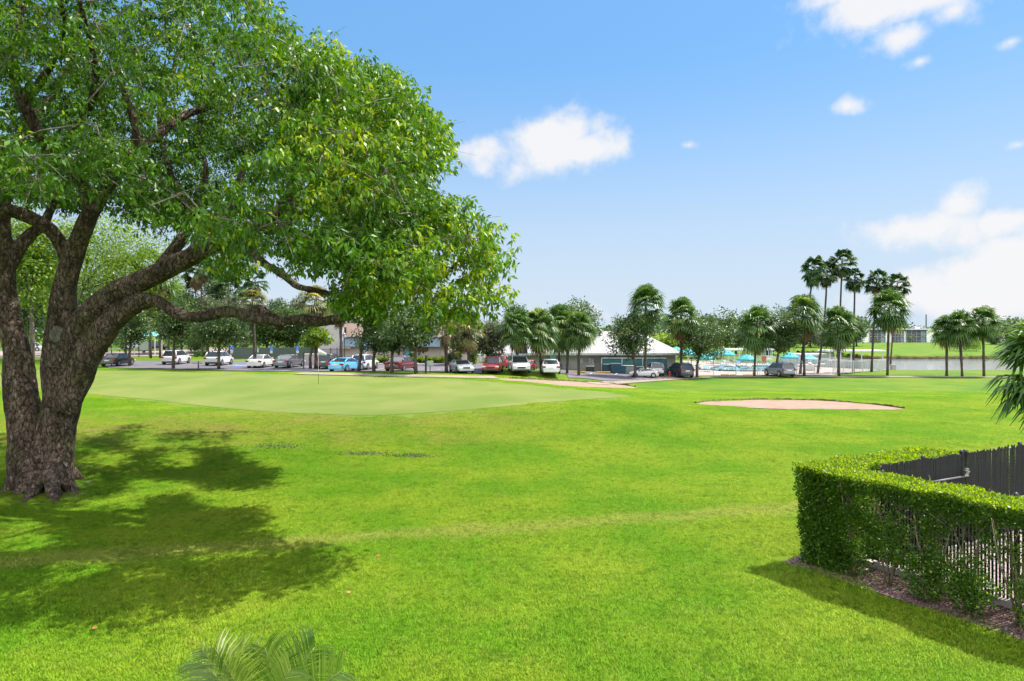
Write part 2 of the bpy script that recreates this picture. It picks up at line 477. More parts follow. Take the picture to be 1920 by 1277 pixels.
# ------------------------------------------------------------------ ground sheets
def axis(pts):
    out = []
    for a, b, st in pts: out += list(np.arange(a, b, st))
    return np.array(out)
ax = axis([(-3000, -400, 260), (-400, -120, 28), (-120, -48, 4), (-48, 48, 0.55), (48, 130, 3), (130, 400, 27), (400, 3001, 260)])
ay = axis([(-300, -20, 40), (-20, 6, 2), (6, 75, 0.55), (75, 150, 1.5), (150, 280, 6), (280, 600, 40), (600, 6001, 600)])
gx, gy = np.meshgrid(ax, ay)
gz = Hn(gx, gy)
nx, ny = len(ax), len(ay)
idx = np.arange(nx * ny).reshape(ny, nx)
q = np.stack([idx[:-1, :-1], idx[:-1, 1:], idx[1:, 1:], idx[1:, :-1]], -1).reshape(-1, 4)
lawn = np_mesh('ground', np.stack([gx, gy, gz], -1).reshape(-1, 3), q, M['lawn'], smooth=True)
tag(lawn, kind='structure')

def resample(poly, step, closed=True):
    pts = [Vector((p[0], p[1])) for p in poly]
    out = []
    n = len(pts)
    for i in range(n if closed else n - 1):
        p0, p1, p2, p3 = pts[(i - 1) % n] if (closed or i > 0) else pts[i], pts[i], pts[(i + 1) % n], pts[(i + 2) % n] if (closed or i + 2 < n) else pts[(i + 1) % n]
        k = max(2, int((p2 - p1).length / step))
        for j in range(k):
            t = j / k
            out.append(0.5 * ((2 * p1) + (p2 - p0) * t + (2 * p0 - 5 * p1 + 4 * p2 - p3) * t * t + (3 * p1 - p0 - 3 * p2 + p3) * t ** 3))
    if not closed: out.append(pts[-1])
    return out
def blob_sheet(name, poly, mat, dz=.02, rings=10, step=.4, jit=0.0, seed=1, kind='structure'):
    """a sheet lying on the ground, rounded outline; poly in world xy"""
    rng = np.random.default_rng(seed)
    b = resample(poly, step)
    b = np.array([[p.x, p.y] for p in b])
    if jit: b = b + rng.normal(0, jit, b.shape)
    c = b.mean(0)
    V, Q = [], []
    n = len(b)
    for k in range(1, rings + 1):
        V.append(c + (b - c) * (k / rings))
    V = np.concatenate(V)
    for k in range(rings - 1):
        for i in range(n):
            j = (i + 1) % n
            Q.append((k * n + i, (k + 1) * n + i, (k + 1) * n + j, k * n + j))
    z = Hn(V[:, 0], V[:, 1]) + dz
    V3 = np.concatenate([np.column_stack([V, z]), [[c[0], c[1], H(*c) + dz]]])
    ci = len(V3) - 1
    mb = MB()
    area = np.sum(b[:, 0] * np.roll(b[:, 1], -1) - np.roll(b[:, 0], -1) * b[:, 1])
    fs = [f if area > 0 else f[::-1] for f in Q] + [((ci, i, (i + 1) % n) if area > 0 else (ci, (i + 1) % n, i)) for i in range(n)]
    mb.add(V3, fs)
    o = mb.build(name, mat, smooth=True)
    if kind: tag(o, kind=kind)
    return o
def strip_sheet(name, line, width, mat, dz=.02, step=.8, cross=4, kind='structure', curb=0, parent=None):
    b = resample(line, step, False)
    mb = MB(); vs = []
    for i, p in enumerate(b):
        t = b[min(i + 1, len(b) - 1)] - b[max(i - 1, 0)]
        t.normalize(); s = Vector((-t.y, t.x))
        w = width[0] + (width[1] - width[0]) * i / (len(b) - 1) if isinstance(width, tuple) else width
        for k in range(cross + 1):
            q_ = p + s * w * (k / cross - .5)
            vs.append((q_.x, q_.y, H(q_.x, q_.y) + dz))
    c1 = cross + 1
    fs = [(i * c1 + k + 1, i * c1 + k, (i + 1) * c1 + k, (i + 1) * c1 + k + 1) for i in range(len(b) - 1) for k in range(cross)]
    mb.add(vs, fs)
    o = mb.build(name, mat, parent, smooth=True)
    if kind: tag(o, kind=kind)
    return o
def quad_sheet(name, pts, mat, dz=.02, n=14, kind='structure'):
    """four sided patch draped on the ground; pts = 4 world xy corners in order"""
    p = [np.array(q_[:2]) for q_ in pts]
    V = []
    for i in range(n + 1):
        for j in range(n + 1):
            u, v = i / n, j / n
            a = (1 - u) * (1 - v) * p[0] + u * (1 - v) * p[1] + u * v * p[2] + (1 - u) * v * p[3]
            V.append((a[0], a[1], H(*a) + dz))
    Q = [(i * (n + 1) + j, (i + 1) * (n + 1) + j, (i + 1) * (n + 1) + j + 1, i * (n + 1) + j + 1) for i in range(n) for j in range(n)]
    mb = MB(); mb.add(V, Q)
    o = mb.build(name, mat, smooth=True)
    # face up
    me = o.data
    if me.polygons[0].normal.z < 0: me.flip_normals()
    if kind: tag(o, kind=kind)
    return o
def gpoly(pp): return [tuple(G(*p)[:2]) for p in pp]

GREEN_PX = [(-60, 722), (160, 738), (300, 752), (480, 771), (640, 779), (760, 777), (900, 767), (1040, 754), (1180, 744.5),
            (1130, 735), (1000, 723), (860, 712.5), (700, 706.5), (500, 702), (330, 698.5), (170, 696), (-60, 696)]
GREEN = gpoly(GREEN_PX)
gc = np.mean(GREEN, 0)
blob_sheet('putting_green', GREEN, M['green'], .03, 40, .5)
FR = [tuple(gc + (np.array(p) - gc) * (1 + 1.5 / np.linalg.norm(np.array(p) - gc))) for p in GREEN]
FR = [(x, y - (1.6 if y < gc[1] else -.3)) for x, y in FR]
blob_sheet('fringe', FR, M['fringe'], .016, 40, .5)
BUNK_R = gpoly([(1303, 758), (1340, 753), (1420, 750.5), (1500, 751), (1570, 754), (1640, 760), (1697, 768), (1620, 768.5), (1530, 768), (1430, 766.5), (1350, 761.5)])
blob_sheet('bunker', BUNK_R, M['sand'], .03, 10, .25, .03)
BUNK_B = gpoly([(900, 708.5), (960, 711), (1030, 713.5), (1110, 717.5), (1165, 722.5), (1195, 727.5), (1140, 728.5), (1060, 724), (990, 717.5), (930, 712)])
blob_sheet('bunker', BUNK_B, M['sand'], .03, 10, .3, .03)
# ragged turf lips behind the sand
def lip(name, pp, h=.14):
    b = resample(gpoly(pp), .18, False)
    rng = np.random.default_rng(len(pp)); mb = MB(); vs = []
    for p in b:
        hh = h * (.45 + .9 * rng.random()); z = H(p.x, p.y)
        vs += [(p.x, p.y - .09 + rng.normal(0, .03), z - .02), (p.x, p.y - .06 + rng.normal(0, .02), z + hh), (p.x, p.y + .3, z + hh * .7), (p.x, p.y + .85, z - .02)]
    mb.add(vs, [(4 * i + k, 4 * i + 4 + k, 4 * i + 5 + k, 4 * i + 1 + k) for i in range(len(b) - 1) for k in range(3)])
    mb.m = [0 if i % 3 == 0 else 1 for i in range(len(mb.f))]
    tag(mb.build(name, [M['soil'], M['lawn']], smooth=True), kind='structure')
lip('bunker_lip', [(1305, 757), (1340, 752.5), (1420, 750), (1500, 750.5), (1570, 753.5), (1640, 759.5), (1695, 767)], .13)
lip('bunker_lip', [(955, 710), (1030, 713), (1110, 717), (1165, 722), (1192, 726.5)], .16)
# cart path: tan strip from behind the green to the right edge
strip_sheet('cart_path', gpoly([(560, 701), (720, 704.5), (860, 707.2), (930, 708.5)]), 1.9, M['path'], .07)
strip_sheet('cart_path', gpoly([(1105, 719.5), (1180, 716.5), (1260, 711.5), (1340, 707.8), (1440, 706.8), (1540, 707.3), (1700, 707.3), (1960, 708.2)]), 1.6, M['path'], .06)
strip_sheet('dry_track', gpoly([(1200, 733), (1270, 732), (1350, 738)]), 1.3, pmat('dry_turf', (0.12, 0.15, 0.03), (0.10, 0.15, 0.02), .9, .9, spec=.1), .02)
# car park left, driveway, road far left
quad_sheet('car_park', [G(205, 690.5), G(905, 701.5), onground(905, 84), onground(165, 90)], M['asphalt'], .07, 30)
quad_sheet('car_park', [onground(880, 75.5), onground(1100, 76.5), onground(1100, 71), onground(895, 70.5)], M['asphalt'], .09, 12)
quad_sheet('car_park', [G(1066, 709.5), G(1250, 711.5), onground(1300, 80.5), onground(1050, 79.2)], M['asphalt'], .06, 16)
quad_sheet('concrete_apron', [G(1225, 711), G(1310, 708.5), onground(1300, 84), onground(1240, 84)], M['path'], .075, 8)
strip_sheet('access_road', [tuple(onground(-500, 120)[:2]), tuple(onground(100, 116)[:2]), tuple(onground(300, 120)[:2]), tuple(onground(420, 134)[:2]), tuple(onground(520, 165)[:2])], 30.0, M['road'], .07)
strip_sheet('far_street', [tuple(onground(-400, 150)[:2]), tuple(onground(100, 148)[:2]), tuple(onground(420, 160)[:2])], 9.0, M['asphalt'], .06)
strip_sheet('kerb', [tuple(onground(175, 89.6)[:2]), tuple(onground(430, 87.6)[:2]), tuple(onground(600, 86)[:2])], .35, M['road'], .16)
strip_sheet('kerb', [tuple(onground(690, 80.0)[:2]), tuple(onground(840, 78.6)[:2])], .5, M['whitemark'], .18)
# bay lines
for a, b_ in [((560, 690.5), (600, 686.5)), ((655, 697), (690, 690)), ((700, 696), (732, 689)), ((716, 697), (740, 690.5)), ((1106, 703.5), (1109, 700.8)), ((1153, 704.5), (1158, 701.2)), ((425, 688), (445, 685)), ((800, 698), (826, 694))]:
    A, B = G(*a), G(*b_)
    strip_sheet('bay_line', [tuple(A[:2]), tuple(B[:2])], .16, M['whitemark'], .11, .6, 1)
strip_sheet('accessible_bay', [tuple(G(446, 688.5)[:2]), tuple(G(456, 685.5)[:2])], 1.6, pmat('blue_paint', (.12, .2, .42), None, 3, .8), .1, .8, 2)
# pool deck and pool
quad_sheet('pool_deck', [G(1292, 705), G(1560, 703.5), onground(1660, 96), onground(1280, 122)], M['deck'], .05, 30)
POOL = [tuple(onground(px, d)[:2]) for px, d in ((1335, 92), (1345, 99), (1400, 102), (1460, 100), (1490, 94), (1440, 90), (1380, 89.5))]
m_, t_, b__, o_ = newmat('pool_water')
b__.inputs['Base Color'].default_value = (0.16, 0.42, 0.48, 1); b__.inputs['Roughness'].default_value = .06
blob_sheet('pool', POOL, m_, .09, 6, .6)
pc = np.mean(POOL, 0)
mb = MB()
rb = resample(POOL, .7)
for i in range(0, len(rb)):
    p, q_ = rb[i], rb[(i + 1) % len(rb)]
    if i % 4 == 3: continue
    mb.tube([(p.x, p.y, H(p.x, p.y) + .16), (q_.x, q_.y, H(q_.x, q_.y) + .16)], .13, 6)
tag(mb.build('pool_edge', pmat('dark_tile', (.05, .06, .08), (.09, .1, .12), 3, .4)), kind='structure')
# lake
m_, t_, b__, o_ = newmat('lake_water')
pos = N(t_, 'ShaderNodeNewGeometry').outputs['Position']
mp = N(t_, 'ShaderNodeMapping'); mp.inputs['Scale'].default_value = (.5, 2.2, 1); t_.links.new(pos, mp.inputs[0])
nz = noise(t_, 1.6, 6, mp.outputs[0], .6)
bp = N(t_, 'ShaderNodeBump'); bp.inputs['Strength'].default_value = .25; bp.inputs['Distance'].default_value = .05
t_.links.new(nz.outputs['Fac'], bp.inputs['Height']); t_.links.new(bp.outputs[0], b__.inputs['Normal'])
b__.inputs['Base Color'].default_value = (0.13, 0.13, 0.14, 1); b__.inputs['Roughness'].default_value = .12; b__.inputs['Specular IOR Level'].default_value = .4; b__.inputs['IOR'].default_value = 1.2
LZ = -1.12
mb = MB()
mb.add([(x, y, LZ) for x, y in ((36, 92), (260, 92), (300, 176), (60, 176))], [(0, 1, 2, 3)])
tag(mb.build('lake', m_), kind='structure')
rb_ = np.random.default_rng(4); mb = MB(); vs = []
for i in range(160):
    px = 1500 + i * 5; dd = 136.6 + 34.0 * float(sst(1640, 1480, px)) + rb_.normal(0, .2); q_ = onground(px, dd)
    hh = .45 + .25 * rb_.random()
    vs += [(q_.x, q_.y - .5, LZ - .1), (q_.x, q_.y - .3, LZ + hh), (q_.x, q_.y + 1.4, LZ + hh + .35), (q_.x, q_.y + 3.2, LZ)]
mb.add(vs, [(4 * i + k, 4 * i + 4 + k, 4 * i + 5 + k, 4 * i + 1 + k) for i in range(159) for k in range(3)])
mb.m = [0 if i % 3 == 0 else 1 for i in range(len(mb.f))]
tag(mb.build('lake_bank', [M['soil'], M['lawn']], smooth=True), kind='structure')

def inpoly(poly, x, y):
    poly = np.asarray(poly); x = np.asarray(x); y = np.asarray(y)
    ins = np.zeros(x.shape, bool)
    j = len(poly) - 1
    for i in range(len(poly)):
        xi, yi = poly[i]; xj, yj = poly[j]
        c = ((yi > y) != (yj > y)) & (x < (xj - xi) * (y - yi) / (yj - yi + 1e-12) + xi)
        ins ^= c; j = i
    return ins

# ------------------------------------------------------------------ leaves
def unit(a): return a / np.maximum(np.linalg.norm(a, axis=-1, keepdims=True), 1e-9)
def leaf_arrays(p, d, L, Wd, rng, fold=.18, droop=.15):
    """diamond leaves: p base points, d unit directions, L/Wd arrays"""
    n = len(p)
    r = unit(rng.normal(size=(n, 3)) + np.array([0, 0, 1.1]))
    s = unit(np.cross(d, r)); u = np.cross(s, d)
    L = L[:, None]; Wd = Wd[:, None]
    a = p
    b = p + d * L * .45 + s * Wd * .5 - u * Wd * fold * .5
    c = p + d * L - np.array([0, 0, 1.]) * L * droop
    e = p + d * L * .45 - s * Wd * .5 - u * Wd * fold * .5
    V = np.stack([a, b, c, e], 1).reshape(-1, 3)
    Q = np.arange(4 * n).reshape(n, 4)
    return V, Q
def clump_leaves(cent, crad, per, rng, leafL, leafW, out=None, hang=.35, tone_c=None, flat=.8):
    """rosettes of leaves round each clump centre"""
    n = len(cent)
    k = per
    off = unit(rng.normal(size=(n, k, 3))) * (rng.random((n, k, 1)) ** .45)
    off[..., 2] *= flat
    p = cent[:, None] + off * crad[:, None, None]
    d = off + .5 * rng.normal(size=(n, k, 3))
    if out is not None: d = d + .5 * out[:, None]
    d[..., 2] -= hang
    d = unit(d)
    tone = (tone_c[:, None] if tone_c is not None else .5) + rng.normal(0, .13, (n, k))
    p = p.reshape(-1, 3); d = d.reshape(-1, 3)
    L = leafL * (.7 + .6 * rng.random(len(p))); Wd = leafW * (.75 + .5 * rng.random(len(p)))
    V, Q = leaf_arrays(p, d, L, Wd, rng)
    return V, Q, np.repeat(np.clip(tone.reshape(-1), 0, 1), 4)

M['bark'] = barkmat('bark', (.085, .06, .042), (.20, .145, .108), (.40, .31, .25), 1.0, 1.0, (.10, .105, .035))
M['bark_far'] = barkmat('bark_grey', (.10, .08, .065), (.17, .14, .12), (.24, .2, .17), .5, 1.5)
M['palm_bark'] = barkmat('palm_bark', (.085, .066, .055), (.14, .11, .09), (.2, .17, .145), .6, 2.0)
M['hero_leaf'] = leafmat('broad_leaf', (.010, .036, .005), (.085, .20, .014), (.29, .36, .03), .27, .42, .2)
M['oak_leaf'] = leafmat('oak_leaf', (.025, .058, .014), (.07, .12, .03), (.17, .21, .06), .3, .42, .4)
M['lime_leaf'] = leafmat('lime_leaf', (.06, .12, .012), (.13, .22, .02), (.28, .30, .03), .45, .45)
M['grey_leaf'] = leafmat('grey_green_leaf', (.05, .07, .03), (.11, .135, .065), (.2, .21, .12), .3, .5)
M['palm_leaf'] = leafmat('fan_leaf', (.026, .064, .014), (.075, .15, .028), (.21, .27, .06), .3, .45, .35)
M['tall_palm_leaf'] = leafmat('tall_palm_leaf', (.018, .042, .014), (.04, .085, .022), (.12, .15, .05), .25, .55, .15)
M['dead_leaf'] = leafmat('dry_frond', (.10, .07, .045), (.26, .18, .10), (.42, .31, .17), .25, .7, .2)
M['hedge_leaf'] = leafmat('hedge_leaf', (.028, .08, .008), (.08, .17, .014), (.26, .34, .03), .4, .42, .35)
blob_sheet('bare_soil', gpoly([(-5, 915), (30, 890), (90, 880), (150, 884), (176, 900), (165, 925), (120, 940), (60, 950), (10, 940)]), pmat('leaf_mould', (.14, .10, .075), (.075, .085, .025), 3.5, .95, .8, 14, spec=.1), .02, 6, .2, .06)
# ------------------------------------------------------------------ the big tree
D0 = G(75, 912).y
hero = thing('shade_tree', 'huge spreading shade tree with forked mossy trunk and long low limb on the near lawn', 'tree', onground(75, D0))
LIMBS = []   # (list of (px,py,r_px), list of depth offsets)
def limb(pts, d0, d1, mid=None):
    n = len(pts); out = []
    for i, (x, y, r_) in enumerate(pts):
        d = D0 + d0 + (d1 - d0) * (i / max(n - 1, 1)) ** 1.2
        out.append((P(x, y, d), r_ / F * d))
    LIMBS.append(out)
    return out
limb([(66, 930, 54), (62, 890, 44), (52, 820, 37), (44, 760, 34), (40, 720, 31), (29, 650, 27), (14, 590, 25), (6, 530, 24), (8, 490, 20), (6, 430, 14), (8, 370, 12), (4, 310, 10), (-14, 240, 8), (-40, 170, 6)], 0, 1.0)
limb([(96, 928, 46), (98, 890, 42), (104, 820, 39), (114, 750, 36), (116, 690, 38), (116, 640, 37), (118, 595, 29), (121, 545, 24), (130, 500, 23), (147, 455, 20), (163, 415, 19), (182, 380, 16), (210, 335, 13), (240, 300, 12), (256, 255, 10), (246, 210, 8), (230, 160, 6), (222, 100, 4)], .1, -1.0)
limb([(14, 500, 16), (32, 472, 13), (55, 442, 12), (76, 425, 10), (92, 400, 8), (104, 360, 7), (98, 300, 5)], .7, 2.2)
limb([(132, 500, 17), (118, 465, 15), (95, 432, 14), (70, 414, 14), (40, 401, 13), (8, 393, 13), (-40, 384, 12), (-110, 356, 10), (-200, 300, 8)], -.2, -2.4)
limb([(172, 398, 14), (158, 352, 13), (131, 327, 12), (101, 293, 12), (68, 240, 11), (45, 195, 10), (20, 140, 8), (-6, 80, 6), (-20, 10, 5)], -.6, -2.4)
limb([(118, 690, 30), (138, 640, 30), (158, 603, 28), (192, 566, 26), (240, 538, 25), (295, 513, 23), (345, 488, 21), (390, 465, 17), (440, 447, 14), (484, 424, 12), (520, 396, 10), (543, 360, 9), (552, 310, 7), (575, 250, 5), (590, 190, 4)], -.4, -2.2)
limb([(296, 508, 15), (322, 474, 13), (340, 448, 12), (352, 430, 11), (362, 405, 9), (380, 365, 7), (386, 310, 6), (372, 250, 5), (388, 180, 4)], -.8, 1.5)
limb([(128, 770, 26), (140, 725, 29), (158, 680, 29), (180, 642, 27), (208, 606, 25), (240, 580, 21), (268, 565, 17), (288, 563, 14), (310, 574, 13), (338, 590, 12.5), (374, 595, 12), (415, 585, 12), (445, 588, 12.5), (474, 594, 13), (500, 601, 11), (530, 602, 10.5), (562, 599, 10), (600, 603, 10), (640, 596, 9.5), (680, 580, 8), (722, 567, 7), (766, 552, 6), (812, 532, 5), (850, 500, 4), (872, 470, 3)], -.3, -3.8)
limb([(470, 592, 11), (484, 580, 10), (500, 590, 9), (522, 602, 9), (526, 620, 6)], -1.3, -1.5)
limb([(440, 447, 12), (470, 470, 10), (492, 492, 9), (525, 512, 8), (555, 535, 7.5), (570, 540, 7), (600, 546, 6), (645, 557, 5), (690, 560, 4), (720, 545, 3)], -1.6, -3.0)
limb([(484, 424, 12), (520, 432, 10), (560, 405, 9.5), (590, 388, 9), (628, 366, 8), (665, 342, 7), (707, 312, 6), (729, 277, 5), (748, 240, 4), (752, 200, 3)], -1.8, -3.4)
limb([(628, 366, 6), (680, 372, 5.5), (740, 390, 5), (800, 410, 4), (860, 430, 3)], -2.8, -3.8)
limb([(531, 435, 9), (545, 400, 8), (553, 352, 7), (545, 300, 6), (520, 240, 5), (505, 170, 4), (480, 90, 3)], -2.0, 0)
limb([(345, 488, 14), (400, 430, 9), (440, 380, 8), (452, 330, 7), (470, 280, 5), (500, 230, 4)], -1.0, 3.5)
limb([(362, 405, 8), (330, 350, 7), (310, 290, 6), (300, 210, 5), (330, 120, 4)], 0, 5)
limb([(244, 300, 9), (300, 250, 8), (350, 215, 7), (420, 190, 6), (480, 160, 4)], -.8, 1.5)
limb([(101, 293, 9), (150, 230, 8), (180, 160, 7), (170, 80, 5), (150, 0, 4)], -1.2, -4.0)
limb([(45, 195, 8), (90, 130, 7), (120, 60, 5), (110, -20, 4)], -1.4, -5.5)
limb([(6, 430, 11), (-60, 380, 10), (-150, 330, 9), (-260, 250, 7), (-360, 150, 5)], .6, 5)
limb([(-110, 356, 9), (-180, 340, 8), (-270, 330, 7), (-380, 290, 6), (-480, 220, 4)], -2, -5)
limb([(8, 370, 10), (30, 300, 9), (60, 230, 8), (110, 160, 6), (140, 90, 5), (150, -20, 4)], .9, 5.0)
limb([(-14, 240, 8), (-60, 120, 7), (-120, 20, 6), (-180, -80, 4)], .8, 2)
limb([(20, 140, 8), (40, 20, 6), (60, -90, 5), (80, -180, 4)], -2, 0)
# root flares
for (x0, y0, x1, y1, r0) in ((52, 850, 14, 922, 20), (72, 850, 52, 936, 18), (105, 840, 150, 899, 19), (95, 850, 104, 938, 17), (58, 840, 16, 900, 18), (110, 850, 136, 924, 17), (62, 850, 30, 930, 15)):
    a = P(x0, y0, D0 + (.3 if y1 < 910 else -.2)); b = G(x1, y1)
    LIMBS.append([(a, r0 / F * D0), (a.lerp(b, .55) + Vector((0, 0, -.22)), r0 * .85 / F * D0), (b + Vector((0, 0, -.02)), r0 * .5 / F * D0), (Vector((b.x + (b.x - a.x) * .6, b.y + (b.y - a.y) * .6 - .25, -.10)), r0 * .3 / F * D0)])
def crv(pts, k=4):
    """smooth a limb with catmull-rom"""
    out = []
    n = len(pts)
    for i in range(n - 1):
        p0, p1, p2, p3 = [pts[max(0, min(n - 1, j))] for j in (i - 1, i, i + 1, i + 2)]
        for j in range(k):
            t = j / k
            f = lambda a, b, c, d: 0.5 * ((2 * b) + (c - a) * t + (2 * a - 5 * b + 4 * c - d) * t * t + (3 * b - a - 3 * c + d) * t ** 3)
            out.append((f(p0[0], p1[0], p2[0], p3[0]), max(.008, f(p0[1], p1[1], p2[1], p3[1]))))
    out.append(pts[-1]); return out
base = Vector(hero.location)
mb = MB(); nodes = []
for L in LIMBS:
    c = [(p, r_ * (.83 if r_ > .28 else .90)) for p, r_ in crv(L)]
    mb.tube([p - base for p, _ in c], [r_ for _, r_ in c], 14)
    nodes += [(p, r_) for p, r_ in c if p.z > 3.3 and r_ < .2]
tr = mb.build('trunk', M['bark'], hero, smooth=True)
rm = tr.modifiers.new('fuse', 'REMESH'); rm.mode = 'VOXEL'; rm.voxel_size = .05; rm.use_smooth_shade = True
dg = bpy.context.evaluated_depsgraph_get()
me2 = bpy.data.meshes.new_from_object(tr.evaluated_get(dg))
tr.modifiers.clear(); tr.data = me2
from mathutils import noise as mnoise
n_ = len(me2.vertices)
co = np.empty(n_ * 3, np.float32); no = np.empty(n_ * 3, np.float32)
me2.vertices.foreach_get('co', co); me2.vertices.foreach_get('normal', no)
co = co.reshape(-1, 3); no = no.reshape(-1, 3)
# burls, ridges and hollows
dsp = np.array([.085 * mnoise.noise(Vector((x * 1.7, y * 1.7, z * .8))) + .045 * mnoise.noise(Vector((x * 5, y * 5, z * 1.3 + 7))) + .022 * mnoise.noise(Vector((x * 11, y * 11, z * 4))) for x, y, z in co])
thin = np.clip(1 - (co[:, 2] - 2.5) / 6.0, .35, 1)
co = co + no * (dsp * thin)[:, None]
me2.vertices.foreach_set('co', co.astype(np.float32).ravel())
me2.polygons.foreach_set('use_smooth', [True] * len(me2.polygons)); me2.update()
# healed pruning wound facing the lawn
kp = P(112, 628, D0 - .69) - base
mb = MB(); Mx = Matrix.Translation(kp) @ Matrix.Rotation(R(90), 4, 'X')
ring = [(.05, 0), (.12, .02), (.2, .03), (.25, .06), (.24, .11), (.17, .13), (.10, .085), (.04, .06), (.012, .055)]
tmp = MB(); tmp.lathe(ring, 20)
mb.add([Mx @ Vector(v) for v in tmp.v], tmp.f)
wd = mb.build('branch_scar', barkmat('scar_wood', (.20, .185, .15), (.30, .28, .24), (.12, .1, .08), .8, 2.5), hero, smooth=True)

# canopy: clumps fill the volume that agrees with the outline of the crown and with its shadow on the lawn
SIL = [(-1500, -700), (120, -560), (300, -330), (420, -120), (505, 0), (545, 32), (615, 62), (665, 108), (738, 136), (795, 195), (842, 248), (858, 296), (780, 322), (838, 356),
       (885, 372), (888, 398), (935, 428), (960, 468), (950, 505), (970, 548), (940, 588), (905, 585), (868, 622), (838, 645), (812, 612), (770, 585), (742, 566), (712, 556),
       (690, 590), (655, 560), (640, 535), (646, 505), (600, 492), (560, 505), (515, 484), (480, 492), (430, 528), (396, 500), (385, 462), (350, 430), (312, 452), (262, 418), (215, 392),
       (170, 395), (120, 402), (70, 395), (20, 382), (-200, 420), (-600, 420), (-1500, 300)]
SHD = [(-3000, 772), (0, 786), (150, 788), (245, 794), (340, 800), (365, 814), (432, 824), (402, 850), (442, 872), (492, 886), (482, 915), (430, 930), (350, 940), (440, 950), (470, 968),
       (455, 985), (466, 1005), (455, 1030), (420, 1042), (520, 1040), (640, 1042), (648, 1066), (612, 1092), (560, 1112), (470, 1152), (380, 1162), (240, 1168), (170, 1188),
       (120, 1166), (170, 1138), (100, 1142), (0, 1162), (-150, 1200), (-3000, 1500)]
rng = np.random.default_rng(11)
nC = 220000
ce = np.array([-14.5, 20.0, 5.6]); ra = np.array([16.5, 11.5, 12.6])
dirs = unit(rng.normal(size=(nC, 3))); rad = rng.random(nC) ** (1 / 2.6)
pts = ce + dirs * rad[:, None] * ra
keep = (pts[:, 2] > 3.0) & (pts[:, 1] > 6.5)
keep &= (rad > .62) | (rng.random(nC) < .30)
pts = pts[keep]
# the bright outer lobe carried by the long low limb
m_ = 26000; uu = rng.uniform(600, 975, m_); vv = rng.uniform(330, 650, m_); dl = rng.uniform(13.4, 17.6, m_)
lobe = np.column_stack([(uu - CX) / F * dl, dl, CH - (vv - HY) / F * dl])
NL = len(pts); pts = np.concatenate([pts, lobe])
def proj(p): return CX + F * p[:, 0] / p[:, 1], HY - F * (p[:, 2] - CH) / p[:, 1]
u, v = proj(pts)
ok = np.ones(len(pts), bool)
lowf = np.array([mnoise.noise(Vector((p[0] * .42 + 3, p[1] * .42, p[2] * .42))) for p in pts])
e = (.36 + .75 * np.clip(lowf, -.3, .6)) * F / pts[:, 1]
for du, dv in ((1, 0), (-1, 0), (0, 1), (0, -1)):
    ok &= inpoly(SIL, u + du * e, v + dv * e)
sh = pts - np.array(SUNV)[None] * (pts[:, 2:3] / SUNV.z)
su, sv = proj(sh)
inside = inpoly(SHD, su, sv)
# sunlit patches inside the shade: nothing may shade these
for (a_, b_, c_, d__) in ((40, 976, 60, 16), (415, 938, 80, 14), (330, 918, 40, 12), (230, 944, 45, 12), (245, 978, 40, 10), (242, 1076, 90, 13), (162, 1062, 45, 10), (330, 1037, 60, 9), (410, 1048, 45, 16),
                          (280, 914, 40, 10), (153, 806, 45, 22), (110, 905, 40, 14), (60, 1010, 50, 12), (330, 868, 35, 8), (190, 868, 30, 10), (150, 950, 30, 8), (90, 1090, 50, 12), (30, 1130, 60, 14), (260, 840, 30, 6)):
    inside &= ((su - a_) / (c_ + 22)) ** 2 + ((sv - b_) / (d__ + 8)) ** 2 > 1
free = (sh[:, 1] < 6.0)
ok &= inside | free
ok[NL:] |= False
pts = pts[ok]
# thin to an even spread
cell = 1.0; seen = {}; sel = []
for i, p in enumerate(pts):
    cl_ = .80 if p[0] > -4.6 else cell
    k = (cl_, int(p[0] // cl_), int(p[1] // cl_), int(p[2] // cl_))
    if k in seen: continue
    seen[k] = 1; sel.append(i)
pts = pts[sel]
# leave real gaps of sky: low-frequency holes
hole = np.array([mnoise.noise(Vector((p[0] * .55, p[1] * .55, p[2] * .55))) for p in pts])
hole2 = np.array([mnoise.noise(Vector((p[0] * 1.1 + 4, p[1] * 1.1, p[2] * 1.1))) for p in pts])
out_ = pts[:, 0] > -4.6
uu_, vv_ = proj(pts)
front = (pts[:, 1] < 17.5) & (uu_ < 600) & (vv_ < 420) & (vv_ > -80)
pts = pts[((hole > -.21) & (hole2 > -.22) & ~(front & (hole < .08))) | (out_ & (hole2 > -.5))]
print('CLUMPS', len(pts))
NODE = np.array([tuple(p) for p, _ in nodes]); 
tw = MB(); order = np.argsort([np.min(np.sum((NODE - p) ** 2, 1)) for p in pts])
TN = [tuple(p) for p in NODE]; buf = np.zeros((len(TN) + 4 * len(pts), 3)); buf[:len(TN)] = NODE; nb = len(TN)
r2 = random.Random(5)
drop = []
for oi in order:
    p = pts[oi]
    d2 = np.sum((buf[:nb] - p) ** 2, 1); j = int(np.argmin(d2)); q_ = buf[j]
    dist = math.sqrt(d2[j])
    if dist > 3.2: drop.append(oi); continue
    mid = (p + q_) / 2 + np.array([r2.gauss(0, .1), r2.gauss(0, .1), r2.gauss(.06, .1)]) * dist
    r0 = .010 + .009 * dist
    tw.tube([Vector(q_) - base, Vector(mid) - base, Vector(p) - base], [r0, r0 * .75, .006], 4, cap=False)
    buf[nb] = mid; buf[nb + 1] = p; nb += 2
